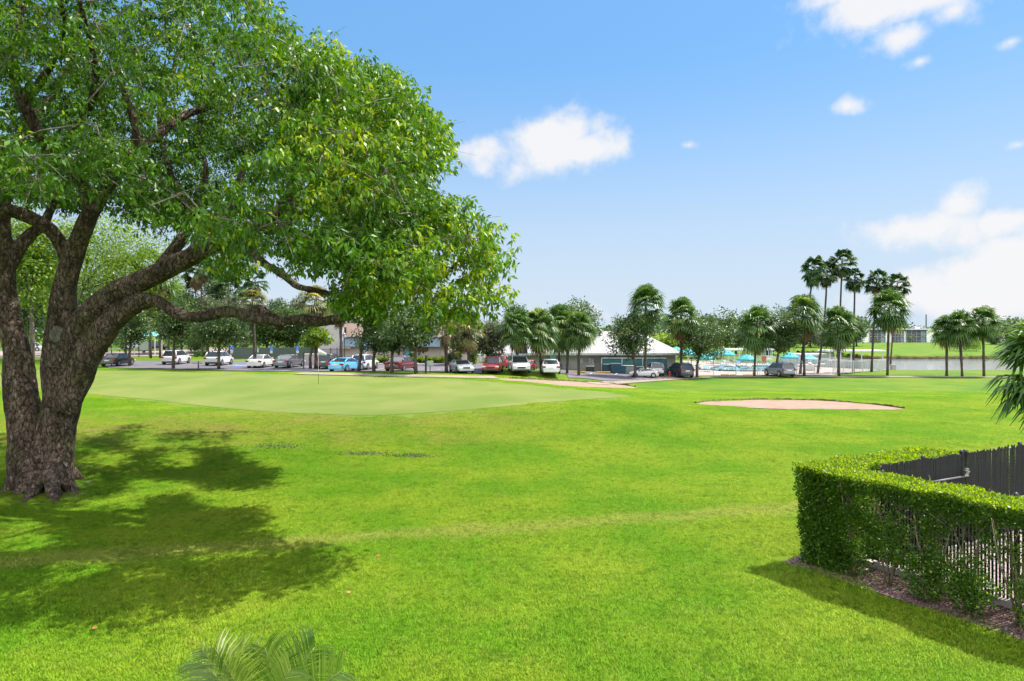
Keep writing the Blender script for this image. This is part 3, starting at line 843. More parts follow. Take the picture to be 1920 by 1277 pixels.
# grey bare twigs hanging inside the crown
for _ in range(1300):
    p = pts[r2.randrange(len(pts))] ; p = Vector(p) - base
    for k in range(3):
        d = Vector((r2.gauss(0, .5), r2.gauss(0, .5), r2.gauss(-.25, .4)))
        tw.tube([p, p + d * .5 + Vector((0, 0, .05)), p + d], [.010, .007, .004], 3, cap=False)
tw.build('twigs', barkmat('twig_bark', (.15, .125, .105), (.25, .215, .19), (.36, .32, .28), .2, 2), hero, smooth=True)
if drop: pts = np.delete(pts, drop, 0)
outw = unit(pts - ce)
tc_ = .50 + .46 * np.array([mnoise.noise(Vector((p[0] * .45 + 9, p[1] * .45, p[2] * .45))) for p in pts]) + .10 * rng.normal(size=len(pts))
# every clump is a loose pad of twig tips; each tip ends in a rosette of drooping leaves
k = 24
lob_ = pts[:, 0] > -4.6
prad = (.55 + .35 * rng.random(len(pts)))[:, None, None]
dv_ = unit(rng.normal(size=(len(pts), k, 3))) * (rng.random((len(pts), k, 1)) ** .4)
lump = pts[:, None] + dv_ * prad * np.array([1, 1, .62]); lump[..., 2] -= .22 * np.sum(dv_[..., :2] ** 2, -1) * prad[..., 0]
tip = lump.reshape(-1, 3)
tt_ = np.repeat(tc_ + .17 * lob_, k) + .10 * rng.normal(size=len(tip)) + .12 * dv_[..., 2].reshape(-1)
kk = np.tile(np.arange(k), len(pts)) < np.repeat(np.where(lob_, 24, 19), k)
tip = tip[kk]; tt_ = tt_[kk]
V, Q, T = clump_leaves(tip, np.full(len(tip), .10), 8, rng, .145, .062, out=np.repeat(outw, k, 0)[kk] * .4, hang=.8, tone_c=tt_)
print('HERO', len(pts), len(tip), len(Q))
np_mesh('crown', V - np.array(base), Q, M['hero_leaf'], hero, T)

# ------------------------------------------------------------------ palms
def fan_palm(name, label, px, py, ctop, cbot, hw, seed, kind='sabal', group=None, lean=0.0, trw=None, d=None, nf=None, crown_px=None, dead=.3, leafm=None, fat=1.0):
    """fan palm standing where photo point (px,py) meets the ground; crown between photo rows ctop..cbot, half width hw px"""
    g = G(px, py) if d is None else onground(px, d)
    rng = np.random.default_rng(seed)
    d = g.y; s = d / F
    ztop = CH - (ctop - HY) * s - g.z; zbot = CH - (cbot - HY) * s - g.z
    cr = hw * s
    root = thing(name, label, 'palm tree', g, 0, group)
    cx = ((crown_px if crown_px is not None else px + rng.normal(0, 3)) - px) * s
    ch_ = ztop - zbot
    if kind == 'sabal':
        FL = max(cr * 1.02, ch_ * .46)
        heart_t = ztop - FL * .86
        heart_b = heart_t - float(np.clip(ch_ - 1.6 * FL, .35, 1.9))
    else:
        FL = cr * 1.12
        heart_t = ztop - FL * .84
        heart_b = heart_t - .65
    tw_ = trw or (.15 if kind == 'sabal' else .13)
    n = 9; tp = []; tr_ = []
    for i in range(n):
        t = i / (n - 1)
        bow = math.sin(t * math.pi) * lean * .15
        tp.append(Vector((cx * t ** 1.15 + bow, rng.normal(0, .012), -.1 + (heart_t + .1) * t)))
        tr_.append(tw_ * (1.25 if i == 0 else 1.0) * (1.0 if kind == 'sabal' else 1.18 - .45 * t) * fat * (1 + .06 * rng.normal()))
    MB().tube(tp, tr_, 10).build('trunk', M['palm_bark'], root, smooth=True)
    nf = nf or (66 if kind == 'sabal' else 36)
    live = ([], []); deadm = ([], [])
    TV, TT, DV, DT = [], [], [], []
    for i in range(nf):
        t = (i + .5) / nf                       # 0 top .. 1 bottom
        az = i * 2.39996 + rng.normal(0, .25)
        el = (1.42 - 2.55 * t) if kind == 'sabal' else (1.35 - 2.6 * t)
        el += rng.normal(0, .16)
        isdead = t > 1 - dead * .62 and rng.random() < .8
        hz_ = heart_t + (heart_b - heart_t) * t ** .9
        tt = np.clip((hz_ + .1) / (heart_t + .1), 0, 1)
        org = np.array([cx * tt ** 1.15, 0, hz_])
        if isdead: el = -1.25 + rng.normal(0, .15)
        dr = np.array([math.cos(az) * math.cos(el), math.sin(az) * math.cos(el), math.sin(el)])
        pl = FL * (.50 if kind == 'sabal' else .56) * (.85 + .3 * rng.random()); ll = FL * (.62 if kind == 'sabal' else .5) * (.85 + .3 * rng.random())
        if isdead: pl *= .75; ll *= .8
        tipp = org + dr * pl - np.array([0, 0, 1.]) * pl * .05
        side = unit(np.cross(dr, np.array([0, 0, 1.]) + .05)); upv = np.cross(side, dr)
        VV, TTc = (DV, DT) if isdead else (TV, TT)
        # petiole
        w = .022
        VV.append(np.array([org - side * w, org + side * w, tipp + side * w * .6, tipp - side * w * .6]))
        tone0 = np.clip(.42 + rng.normal(0, .16) + .15 * math.sin(az * 3), 0, 1)
        if rng.random() < .05 and not isdead: tone0 = .95
        TTc.append(np.full(4, min(1, tone0 + .2)))
        nl = 15 if kind == 'sabal' else 15
        roll = rng.normal(0, .35)
        for j in range(nl):
            a = (j / (nl - 1) - .5) * (3.5 if kind == 'sabal' else 3.7)
            ld = dr * math.cos(a) + (side * math.cos(roll) + upv * math.sin(roll)) * math.sin(a) - upv * .12
            lj = ll * (.62 + .38 * math.cos(a * .55)) * (.9 + .2 * rng.random())
            p0 = tipp; p1 = tipp + ld * lj * .55; p2 = p1 + (ld + np.array([0, 0, -.75 - .4 * rng.random()]) * (1.3 if isdead else 1)) * lj * .36
            ws = unit(np.cross(ld, upv + .2 * rng.normal(size=3))) * (.055 + .016 * rng.random()) * (FL / 1.9) * (1.9 if kind != 'sabal' else 1.0)
            VV.append(np.array([p0 - ws * .35, p0 + ws * .35, p1 + ws, p1 - ws])); TTc.append(np.full(4, tone0))
            VV.append(np.array([p1 - ws, p1 + ws, p2 + ws * .15, p2 - ws * .15])); TTc.append(np.full(4, np.clip(tone0 + .12, 0, 1)))
    def fin(nm, VV, TTc, m):
        if not VV: return
        V = np.concatenate(VV); np_mesh(nm, V, np.arange(len(V)).reshape(-1, 4), m, root, np.concatenate(TTc))
    fin('crown', TV, TT, leafm or (M['palm_leaf'] if kind == 'sabal' else M['tall_palm_leaf']))
    fin('dead_fronds', DV, DT, M['dead_leaf'])
    return root
SG = 'cabbage palms in a row along the cart path'
PALMS = [
 (1210, 709, 529, 618, 39, 1, 'tallest full crowned cabbage palm, beside the silver suv and grey pool house'),
 (1277, 707, 556, 634, 34, 2, 'cabbage palm with browning skirt, directly in front of the black suv'),
 (1414, 706, 570, 657, 38, 3, 'dark cabbage palm in front of the pool fence and a lone teal umbrella'),
 (1508, 705, 548, 634, 38, 4, 'cabbage palm with a yellow frond, just right of the grey parked suv'),
 (1573, 705, 571, 650, 35, 5, 'cabbage palm with drooping dark crown under the tallest slender palm'),
 (1664, 704, 541, 618, 38, 6, 'thick trunked cabbage palm near the right end of the white pool fence'),
 (1775, 705, 589, 645, 31, 7, 'shortest of the three palms standing before the lake'),
 (1804, 706, 579, 642, 32, 8, 'middle palm of the three standing before the lake'),
 (1845, 706, 572, 632, 30, 9, 'tallest palm of the three standing before the lake')]
for (px, py, ct, cb, hw, sd, lb) in PALMS:
    fan_palm('cabbage_palm', lb, px, py, ct, cb, hw, sd, group=SG, dead=.34 if sd in (2, 4, 1) else .22)
MG = 'cabbage palms beside the middle car park'
for (px, py, ct, cb, hw, sd, lb) in [
 (969, 699, 578, 656, 38, 21, 'broad cabbage palm shading the parked white suv with a hatch facing the lawn'),
 (1015, 699, 574, 660, 34, 22, 'ivy trunked cabbage palm between the two white cars'),
 (1048, 700, 570, 655, 36, 23, 'bright green cabbage palm at the corner beside the white saloon'),
 (1063, 702, 588, 650, 26, 24, 'slim cabbage palm with pale yellowing skirt behind the corner palm'),
 (1085, 705, 582, 652, 34, 25, 'cabbage palm in front of the grey pool house wall fixtures')]:
    fan_palm('cabbage_palm', lb, px, py, ct, cb, hw, sd, group=MG, dead=.3)
yl = leafmat('yellowing_fan', (.05, .07, .02), (.14, .15, .035), (.32, .28, .06), .35, .45)
for (px, py, ct, cb, hw, sd, lb, dd) in [
 (837, 699, 592, 648, 26, 31, 'brown skirted palm left of the little teal roofed entrance', .9),
 (878, 699, 585, 655, 27, 32, 'yellowing palm with dry brown fronds behind the silver coupe', .75),
 (856, 699, 640, 672, 12, 33, 'very small young palm beside the silver coupe', .1),
 (592, 692, 533, 594, 34, 34, 'palm with tan hanging fronds seen above the long low limb, beside the flagstick', .8),
 (641, 694, 560, 612, 24, 35, 'yellow crowned palm by the tan clubhouse corner and lamp post', .4),
 (478, 691, 538, 588, 27, 36, 'small palm seen through the limb gap, right of the white hatchback', .4)]:
    fan_palm('cabbage_palm', lb, px, py, ct, cb, hw, sd, group='palms along the car park edge', dead=dd, leafm=yl, nf=44)
WG = 'tall slender fan palms beside the pool'
for (px, py, ct, cb, hw, sd, cp, lb) in [
 (1500, 702.5, 478, 548, 24, 41, 1527, 'leaning slender palm, leftmost of the tall cluster by the pool'),
 (1533, 700.5, 486, 552, 21, 42, 1551, 'curved slender palm with hanging dry strands, second from left of the tall cluster'),
 (1572, 701, 465, 518, 24, 43, 1579, 'tallest slender palm, highest crown of all in the sky'),
 (1600, 698.5, 501, 556, 19, 44, 1603, 'straight thin palm with dangling dry strands, right of the tallest one'),
 (1634, 697.5, 502, 552, 22, 45, 1644, 'slender palm at the pool fence end, behind the thick trunked palm'),
 (1669, 692, 510, 562, 22, 46, 1683, 'rightmost slender tall palm, crown rising behind the thick trunked palm')]:
    fan_palm('fan_palm', lb, px, py, ct, cb, hw, sd, kind='tall', group=WG, crown_px=cp, lean=2 if sd == 42 else 0, dead=.3)
fan_palm('cabbage_palm', 'large cabbage palm cut by the right picture edge, close beyond the hedge', 1975, 905, 588, 792, 102, 51, d=21.5, nf=64, dead=.3)
# distant tall palms behind the big tree
for (px, d, ct, cb, hw, sd, lb, kd) in [
 (236, 97, 470, 560, 34, 61, 'grey trunked palm nearest the black saloon, crown lost in the big tree', 'sabal'),
 (283, 99, 460, 545, 34, 62, 'thick grey palm trunk right of the signboard', 'sabal'),
 (300, 100, 480, 560, 30, 63, 'straight palm trunk behind the white crossover', 'sabal'),
 (430, 130, 512, 560, 34, 64, 'big palm with long pale fronds showing in the limb gap', 'tall'),
 (380, 118, 470, 530, 28, 65, 'slim palm trunk rising out of the limb gap', 'tall'),
 (366, 124, 480, 540, 28, 66, 'tilted slim trunk in the limb gap beside the slim palm', 'tall'),
 (480, 116, 500, 545, 26, 67, 'palm crown with rusty skirt above the small palm in the limb gap', 'tall')]:
    fan_palm('cabbage_palm' if kd == 'sabal' else 'fan_palm', lb, px, 0, ct, cb, hw, sd, d=d, kind=kd, group='tall palms beyond the car park', dead=.35, nf=30)
# leaning palm in front of the clubhouse
fan_palm('cabbage_palm', 'leaning palm trunk crossing the clubhouse front, behind the blue coupe', 672, 697, 545, 600, 28, 68, crown_px=692, dead=.5, lean=0, leafm=yl, nf=36)

# ------------------------------------------------------------------ broadleaf trees
def tree(name, label, px, d, cx, cy, rx, ry, seed, mat, n=2600, leaf=.2, tr=.14, depth=None, group=None, forks=6, cat='tree', hollow=.5, base_py=None):
    g = G(px, base_py) if base_py else onground(px, d)
    d = g.y; s = d / F
    rng = np.random.default_rng(seed)
    root = thing(name, label, cat, g, 0, group)
    c = np.array([(cx - px) * s, 0, CH - (cy - HY) * s - g.z]); r_ = np.array([rx * s, (depth or rx) * s, ry * s])
    n = int(n * 1.4); leaf *= 1.12
    ncl = max(14, n // 26)
    dirs = unit(rng.normal(size=(ncl, 3))); rad = rng.random(ncl) ** .42
    cc = c + dirs * rad[:, None] * r_ * .86
    # uneven outline: push and pull whole sectors
    w = np.array([mnoise.noise(Vector(dv * 1.6 + seed * 7.3)) for dv in dirs])
    cc = c + (cc - c) * (1 + .62 * w)[:, None]
    crad = (.17 + .12 * rng.random(ncl)) * r_[[0, 2]].mean()
    tcl = .45 + .22 * rng.normal(size=ncl)
    V, Q, T = clump_leaves(cc, crad, max(6, n // ncl), rng, leaf, leaf * .55, out=dirs * .4, hang=.15, tone_c=tcl)
    mb = MB()
    fz = max(c[2] - r_[2] * .75, .3)
    mb.tube([(0, 0, -.1), (rng.normal(0, .03), 0, fz * .5), (c[0] * .3, 0, fz)], [tr * 1.25, tr, tr * .85], 9)
    top = Vector((c[0] * .3, 0, fz - .05))
    for i in rng.choice(ncl, min(forks + 6, ncl), replace=False):
        e_ = Vector(cc[i]); m_ = top.lerp(e_, .5) + Vector((0, 0, .12 * (e_ - top).length * (1 if e_.z < c[2] else -.3)))
        mb.tube([top, m_, e_], [tr * .55, tr * .34, tr * .1], 6, cap=False)
    mb.build('trunk', M['bark_far'], root, smooth=True)
    np_mesh('crown', V, Q, mat, root, T)
    return root
OG = 'small oaks along the car park and path'
for (px, py, cx, cy, rx, ry, sd, n, lb) in [
 (1191, 709, 1182, 628, 46, 52, 101, 4600, 'dark oak partly behind the tallest cabbage palm, by the pool house'),
 (1307, 708, 1318, 636, 50, 44, 102, 4200, 'loose leafed oak between the black suv and the pool umbrellas'),
 (1457, 706, 1470, 618, 38, 46, 103, 4200, 'forked oak hiding the front of the grey suv by the pool fence'),
 (913, 693, 918, 636, 34, 40, 105, 3000, 'sparse grey green oak behind the two red cars'),
 (701, 697, 708, 622, 44, 44, 106, 4200, 'oak with many thin stems in front of the clubhouse, right of the white suv'),
 (780, 701, 776, 615, 58, 50, 107, 4600, 'wide dark oak before the clubhouse door, right of the dark red saloon'),
 (735, 699, 738, 636, 24, 24, 108, 1600, 'thin young oak just left of the dark red saloon'),
 (325, 692, 332, 602, 42, 46, 109, 4200, 'oak in front of the white crossover at the edge of the green'),
 (410, 693, 414, 615, 56, 42, 110, 5000, 'round dark oak in front of the white hatchback'),
 (243, 687, 250, 612, 34, 42, 111, 3200, 'oak in front of the black saloon beside the big tree trunk'),
 (582, 692, 594, 632, 32, 22, 112, 2000, 'leafy tree with drooping bright branches left of the clubhouse wall')]:
    tree('oak_tree', lb, px, 0, cx, cy, rx, ry, sd, M['oak_leaf'] if sd not in (105, 112) else (M['grey_leaf'] if sd == 105 else M['lime_leaf']), n, .24, .15, group=OG, base_py=py)
tree('oak_tree', 'large dark oak rising behind the middle palms', 1030, 88, 1078, 606, 58, 52, 104, M['oak_leaf'], 6500, .3, .2)
tree('oak_tree', 'dark tree top peeking out right of the big crown, left of the middle palms', 966, 92, 968, 604, 26, 44, 113, M['oak_leaf'], 3600, .3, .2)
tree('oak_tree', 'grey leafed tree behind the silver coupe and entrance', 862, 78, 866, 622, 34, 48, 114, M['grey_leaf'], 4200, .28, .18)
BG = 'trees beyond the car park on the left'
for i, (px, d, cx, cy, rx, ry, m, n, lf, lb) in enumerate([
 (130, 92, 212, 478, 125, 88, 'lime_leaf', 9000, .3, 'big yellow green tree behind the forked trunk'),
 (60, 62, 58, 480, 80, 110, 'lime_leaf', 7000, .3, 'light green tree seen between the two trunk stems'),
 (20, 95, 40, 560, 70, 80, 'oak_leaf', 6000, .4, 'dark tree far left behind the trunk'),
 (120, 110, 130, 560, 70, 70, 'oak_leaf', 6000, .4, 'dark tree behind the right trunk stem'),
 (200, 125, 205, 560, 60, 66, 'oak_leaf', 5000, .4, 'dark tree left of the teal shelter'),
 (270, 120, 280, 575, 46, 52, 'lime_leaf', 4500, .4, 'yellow green tree above the teal shelter'),
 (340, 118, 345, 585, 40, 40, 'oak_leaf', 4500, .4, 'mid green tree behind the white crossover'),
 (390, 122, 385, 592, 40, 48, 'grey_leaf', 4500, .4, 'grey green tree left of the dark windscreen fence'),
 (440, 112, 440, 604, 44, 46, 'grey_leaf', 5000, .36, 'grey green tree over the left end of the dark fence'),
 (500, 108, 500, 610, 46, 44, 'oak_leaf', 5200, .36, 'dark bushy tree behind the dark fence, left of its middle'),
 (550, 108, 545, 612, 42, 46, 'oak_leaf', 5200, .36, 'dark bushy tree behind the dark fence, right of its middle'),
 (588, 106, 585, 618, 30, 34, 'oak_leaf', 3600, .36, 'dark tree between the fence end and clubhouse'),
 (520, 122, 522, 590, 26, 32, 'oak_leaf', 2600, .36, 'spiky tree top showing above the dark fence trees'),
 (556, 120, 562, 588, 20, 34, 'grey_leaf', 2400, .36, 'upright grey tree top above the dark fence trees'),
 (-70, 70, -60, 520, 90, 110, 'oak_leaf', 6000, .4, 'dark tree beyond the left picture edge'),
 (316, 140, 320, 560, 36, 52, 'lime_leaf', 3500, .45, 'pale tree in the limb gap far behind'),
 (410, 150, 404, 548, 34, 60, 'oak_leaf', 3500, .5, 'tall dark tree in the limb gap far behind')]):
    tree('leafy_tree', lb, px, d, cx, cy, rx, ry, 200 + i, M[m], n, lf, .2, group=BG)
FG = 'trees beyond the pool and lake'
for i, (px, d, cx, cy, rx, ry, m, n, lf, lb) in enumerate([
 (1325, 135, 1332, 622, 56, 36, 'oak_leaf', 6000, .5, 'broad green tree behind the pool umbrellas'),
 (1260, 128, 1262, 640, 34, 18, 'lime_leaf', 3000, .4, 'bright bushy tree behind the pool house roof end'),
 (1380, 150, 1378, 622, 48, 34, 'oak_leaf', 5000, .5, 'dark tree behind the pool pergola'),
 (1440, 150, 1445, 640, 44, 22, 'oak_leaf', 4000, .5, 'low tree behind the pool fence oak'),
 (1520, 190, 1520, 632, 34, 15, 'grey_leaf', 2600, .5, 'pale green tree on the far lawn left of the flats'),
 (1560, 200, 1560, 635, 40, 18, 'oak_leaf', 2600, .6, 'dark tree on the far lawn under the cabbage palm crowns'),
 (1606, 200, 1604, 618, 26, 28, 'oak_leaf', 3000, .5, 'tree at the left end of the white flats'),
 (1862, 215, 1862, 632, 18, 16, 'grey_leaf', 1500, .5, 'yellowish tree behind the tallest lakeside palm'),
 (1900, 215, 1905, 628, 30, 22, 'oak_leaf', 2200, .6, 'far tree behind the palm at the right edge'),
 (1818, 212, 1818, 632, 8, 14, 'oak_leaf', 700, .5, 'slim dark tree at the far shore behind the middle lakeside palm')]):
    tree('leafy_tree', lb, px, d, cx, cy, rx, ry, 300 + i, M[m], n, lf, .25, group=FG)
# far wood that reads as one mass
rng = np.random.default_rng(77)
ncl = 900
ppx = np.where(rng.random(ncl) < .75, rng.uniform(1180, 2150, ncl), rng.uniform(600, 1180, ncl)); dd = rng.uniform(262, 330, ncl)
top = 611 - 7 * np.sin(ppx * .021) - 5 * np.sin(ppx * .067 + 1) - rng.random(ncl) * 3
top = np.where(ppx < 1480, top - 4, top); top = np.where(ppx < 1160, top + 8, top)
zz = CH - (top - HY) / F * dd
cc = np.stack([(ppx - CX) / F * dd, dd, 1.0 + (zz - 1.0) * rng.random(ncl) ** .45], -1)
V, Q, T = clump_leaves(cc, np.full(ncl, 2.4), 26, rng, 1.5, .9, hang=.1, tone_c=.35 + .2 * rng.normal(size=ncl))
tag(np_mesh('woods', V, Q, M['oak_leaf'], None, T), 'dark wood along the horizon beyond the flats', 'woods', kind='stuff')
ppx = rng.uniform(-900, 640, ncl); dd = rng.uniform(152, 220, ncl)
zz = CH - (588 - 22 * np.sin(ppx * .012) - 10 * np.sin(ppx * .05) - HY) / F * dd
cc = np.stack([(ppx - CX) / F * dd, dd, .8 + (zz - .8) * rng.random(ncl) ** .6], -1)
V, Q, T = clump_leaves(cc, np.full(ncl, 2.2), 26, rng, 1.2, .75, hang=.1, tone_c=.4 + .2 * rng.normal(size=ncl))
tag(np_mesh('woods', V, Q, M['oak_leaf'], None, T), 'dark wood beyond the street behind the car park', 'woods', kind='stuff')
# ------------------------------------------------------------------ hedge, fence, near things
HA = Vector((5.95, 13.05)); F1 = Vector((.575, -.818)).normalized(); F2 = Vector((.90, .435)).normalized()
LEN1, LEN2, HH, TH = 7.2, 4.35, 2.03, .72
N1 = Vector((-F1.y, F1.x))           # towards the enclosure
N2 = Vector((F2.y, -F2.x))
hedge = thing('hedge', 'clipped green hedge turning a corner in front of the black slatted fence', 'hedge', (HA.x, HA.y, 0))
rng = np.random.default_rng(3)
def hedge_pts(n, Fv, Nv, L, kind):
    s = rng.random(n) * L; z = rng.random(n) * HH; w = rng.random(n) * TH
    face = rng.random(n)
    o = np.zeros((n, 3))
    if kind == 'front':
        w = np.abs(rng.normal(0, .10, n)); out = np.tile([-Nv.x, -Nv.y, .25], (n, 1))
        lean = -.16 * (z / HH) ** 1.5
        w = w + lean
    elif kind == 'back':
        w = TH - np.abs(rng.normal(0, .1, n)); out = np.tile([Nv.x, Nv.y, .25], (n, 1))
    elif kind == 'top':
        z = HH - np.abs(rng.normal(0, .07, n)); w = -.16 + w * (1 + .16 / TH); out = np.tile([0, 0, 1.], (n, 1))
    else:
        out = unit(rng.normal(size=(n, 3)))
    wob = .05 * np.sin(s * 3.1) + .04 * np.sin(s * 7.7 + z * 3) + .03 * np.sin(z * 6)
    x = HA.x + Fv.x * s + Nv.x * (w + wob); y = HA.y + Fv.y * s + Nv.y * (w + wob)
    return np.stack([x, y, z + .02 * np.sin(s * 5)], -1), out, s, z
def keep_front(p, o, s, z):
    # the front thins out low down and along its run; shrubs show bare legs there
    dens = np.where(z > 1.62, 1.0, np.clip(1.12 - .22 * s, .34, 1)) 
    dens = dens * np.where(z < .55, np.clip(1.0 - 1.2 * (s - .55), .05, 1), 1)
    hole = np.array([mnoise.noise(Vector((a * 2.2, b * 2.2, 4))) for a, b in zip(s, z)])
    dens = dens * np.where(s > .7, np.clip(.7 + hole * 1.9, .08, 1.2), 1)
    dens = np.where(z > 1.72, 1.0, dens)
    k = rng.random(len(s)) < dens
    return p[k], o[k]
PP, OO = [], []
a = keep_front(*hedge_pts(62000, F1, N1, LEN1, 'front')); PP.append(a[0]); OO.append(a[1])
p, o, s, z = hedge_pts(24000, F1, N1, LEN1, 'top'); PP.append(p); OO.append(o)
p, o, s, z = hedge_pts(14000, F1, N1, 1.3, 'fill'); k = rng.random(len(s)) < np.clip(1.3 - s, 0, 1); PP.append(p[k]); OO.append(o[k])
a = keep_front(*hedge_pts(16000, F1, N1, LEN1, 'fill')); PP.append(a[0]); OO.append(a[1])
for knd, n in (('front', 9000), ('top', 13000), ('back', 9000), ('fill', 9000)):
    p, o, s, z = hedge_pts(n, F2, N2, LEN2, knd)
    if knd == 'back':
        k = s > .9; p, o = p[k], o[k]
    PP.append(p); OO.append(o)
# end cap of the back run
p, o, s, z = hedge_pts(3500, F2, N2, .25, 'fill'); p[:, 0] += F2.x * LEN2; p[:, 1] += F2.y * LEN2; PP.append(p); OO.append(o)
# low shrubs sprouting at the foot
for sx, r_ in ((2.35, .42), (3.0, .38), (4.1, .5), (5.0, .5), (5.8, .5)):
    n = 1500; dv = unit(rng.normal(size=(n, 3))) * (rng.random((n, 1)) ** .5) * r_
    c = np.array([HA.x + F1.x * sx + N1.x * .1, HA.y + F1.y * sx + N1.y * .1, .42])
    q_ = c + dv * np.array([1, 1, .9]); q_[:, 2] = np.abs(q_[:, 2]); PP.append(q_); OO.append(unit(dv))
PP = np.concatenate(PP); OO = np.concatenate(OO)
dv = unit(OO * .9 + .75 * rng.normal(size=PP.shape) + np.array([0, 0, .1]))
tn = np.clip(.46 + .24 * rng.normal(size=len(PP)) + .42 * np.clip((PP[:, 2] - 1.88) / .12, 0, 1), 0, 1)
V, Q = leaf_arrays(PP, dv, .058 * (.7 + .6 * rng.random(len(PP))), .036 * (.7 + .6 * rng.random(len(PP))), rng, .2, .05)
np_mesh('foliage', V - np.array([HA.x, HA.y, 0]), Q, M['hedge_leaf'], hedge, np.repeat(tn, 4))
mb = MB(); r2 = random.Random(8)
stems = [.5, 1.0, 1.62, 2.35, 2.95, 3.6, 4.2, 4.9, 5.6]
for i, sx in enumerate(stems + [('b', v) for v in (.6, 1.3, 2.0, 2.7, 3.4, 4.1)]):
    if isinstance(sx, tuple): Fv, Nv, sv = F2, N2, sx[1]
    else: Fv, Nv, sv = F1, N1, sx
    for k in range(5 if not isinstance(sx, tuple) else 3):
        b = Vector((Fv.x * sv + Nv.x * (.30) + r2.gauss(0, .04), Fv.y * sv + Nv.y * .30 + r2.gauss(0, .04), 0))
        off = Vector((Fv.x, Fv.y, 0)) * r2.gauss(0, .22) + Vector((Nv.x, Nv.y, 0)) * r2.gauss(-.05, .1)
        p1 = b + off * .4 + Vector((0, 0, .5)); p2 = b + off * 1.1 + Vector((r2.gauss(0, .05), 0, 1.1)); p3 = b + off * 1.7 + Vector((r2.gauss(0, .1), r2.gauss(0, .1), 1.85))
        mb.tube([b, p1, p2, p3], [.022, .017, .012, .006], 6)
        for _ in range(4):
            q0 = p1.lerp(p3, r2.random()); mb.tube([q0, q0 + Vector((r2.gauss(0, .18), r2.gauss(0, .12), .12 + r2.random() * .25))], [.007, .003], 4)
mb.build('stems', barkmat('stem_bark', (.20, .155, .10), (.28, .22, .15), (.35, .3, .22), .3, 3), hedge, smooth=True)
# mulch bed, kerb, pad
def off2(s, n, Fv=F1, Nv=N1): return (HA.x + Fv.x * s + Nv.x * n, HA.y + Fv.y * s + Nv.y * n)
quad_sheet('mulch_bed', [off2(-.22, -.25), off2(7.4, -.25), off2(7.4, .98), off2(-.22, .98)], M['mulch'], .015, 20)
quad_sheet('mulch_bed', [off2(.3, .1, F2, N2), off2(4.5, .1, F2, N2), off2(4.5, .8, F2, N2), off2(.3, .8, F2, N2)], M['mulch'], .03, 10)
# loose bark chips: a countless scatter
n = 9000
s = rng.random(n) * 7.2 - .15; w = rng.random(n) * 1.15 - .22
pp = np.stack([HA.x + F1.x * s + N1.x * w, HA.y + F1.y * s + N1.y * w, np.full(n, .03)], -1)
dv = unit(rng.normal(size=(n, 3)) * np.array([1, 1, .25]))
V, Q = leaf_arrays(pp, dv, .03 + .03 * rng.random(n), .014 + .012 * rng.random(n), rng, .1, 0)
chip = leafmat('bark_chip', (.07, .045, .04), (.26, .17, .155), (.42, .33, .31), 0.02, .9, .1)
tag(np_mesh('mulch_chips', V, Q, chip, None, np.repeat(np.clip(.45 + .25 * rng.normal(size=n), 0, 1), 4)), 'brown bark chips under the hedge', 'mulch', kind='stuff')
FC = Vector(off2(1.15, 1.02))          # fence corner
cA, cB = off2(1.2, .93), off2(7.4, .93)
fence = thing('slatted_fence', 'black chain link fence with dark privacy slats and a gate behind the hedge', 'fence', (FC.x, FC.y, 0))
slat = pmat('fence_slat', (.011, .011, .0125), (.018, .0175, .019), 7, .6, spec=.25)
def fence_run(length, ang, seed, gap=None, hgt=2.10, parent=None, pitch=.054, wslat=.033):
    Mx = Matrix.Rotation(ang, 4, 'Z')
    r_ = random.Random(seed)
    mb = MB(); k = 0; x = .04
    while x < length:
        if not (gap and gap[0] < x < gap[1]):
            h2 = hgt + .05 + r_.uniform(-.02, .006)
            if r_.random() < .985:
                mb.box(x - wslat / 2, x + wslat / 2, -.004, .004, .10, h2, 0, Mx @ Matrix.Rotation(r_.gauss(0, .004), 4, 'Y'))
        x += pitch
    return mb, Mx
a1 = math.atan2(F1.y, F1.x); a2 = math.atan2(F2.y, F2.x)
mb1, Mx1 = fence_run(6.4, a1, 1, hgt=1.90); mb1.build('slat_screen', slat, fence)
mb2, Mx2 = fence_run(7.4, a2, 2, (2.86, 2.96), 2.07, pitch=.052, wslat=.047); mb2.build('slat_screen', slat, fence)
# diamond wire in front of the slats
for Mx, L, side in ((Mx1, 6.4, -.012), (Mx2, 7.4, -.012)):
    mb = MB(); x = -2.1
    while x < L:
        for sg in (1, -1):
            xa, za, xb, zb = (x, .1, x + 1.8, 1.92) if sg > 0 else (x, 1.92, x + 1.8, .1)
            if xa < 0:
                za += (zb - za) * (-xa) / (xb - xa); xa = 0
            if xb > L:
                zb = za + (zb - za) * (L - xa) / (xb - xa); xb = L
            if xb - xa > .05: mb.tube([Mx @ Vector((xa, side, za)), Mx @ Vector((xb, side, zb))], .0022, 3, cap=False)
        x += .075
    mb.build('wire_mesh', M['black'], fence)
mb = MB()
for Mx, L, zt in ((Mx1, 6.4, 1.90), (Mx2, 2.84, 2.06)):
    mb.tube([Mx @ Vector((0, 0.03, zt)), Mx @ Vector((L, 0.03, zt))], .024, 8)
mb.tube([Mx2 @ Vector((2.98, .03, 2.06)), Mx2 @ Vector((7.4, .03, 2.06))], .028, 8)
mb.build('top_rail', pmat('rail_metal', (.07, .065, .07), (.11, .10, .105), 5, .45), fence, smooth=True)
mb = MB(); mb.tube([Mx2 @ Vector((1.5, -.06, 1.62)), Mx2 @ Vector((2.9, -.06, 1.62))], .02, 8); mb.tube([Mx2 @ Vector((3.1, -.04, .9)), Mx2 @ Vector((7.4, -.04, .9))], .022, 8)
mb.build('brace_rail', pmat('brace_metal', (.12, .115, .12), None, 5, .5), fence, smooth=True)
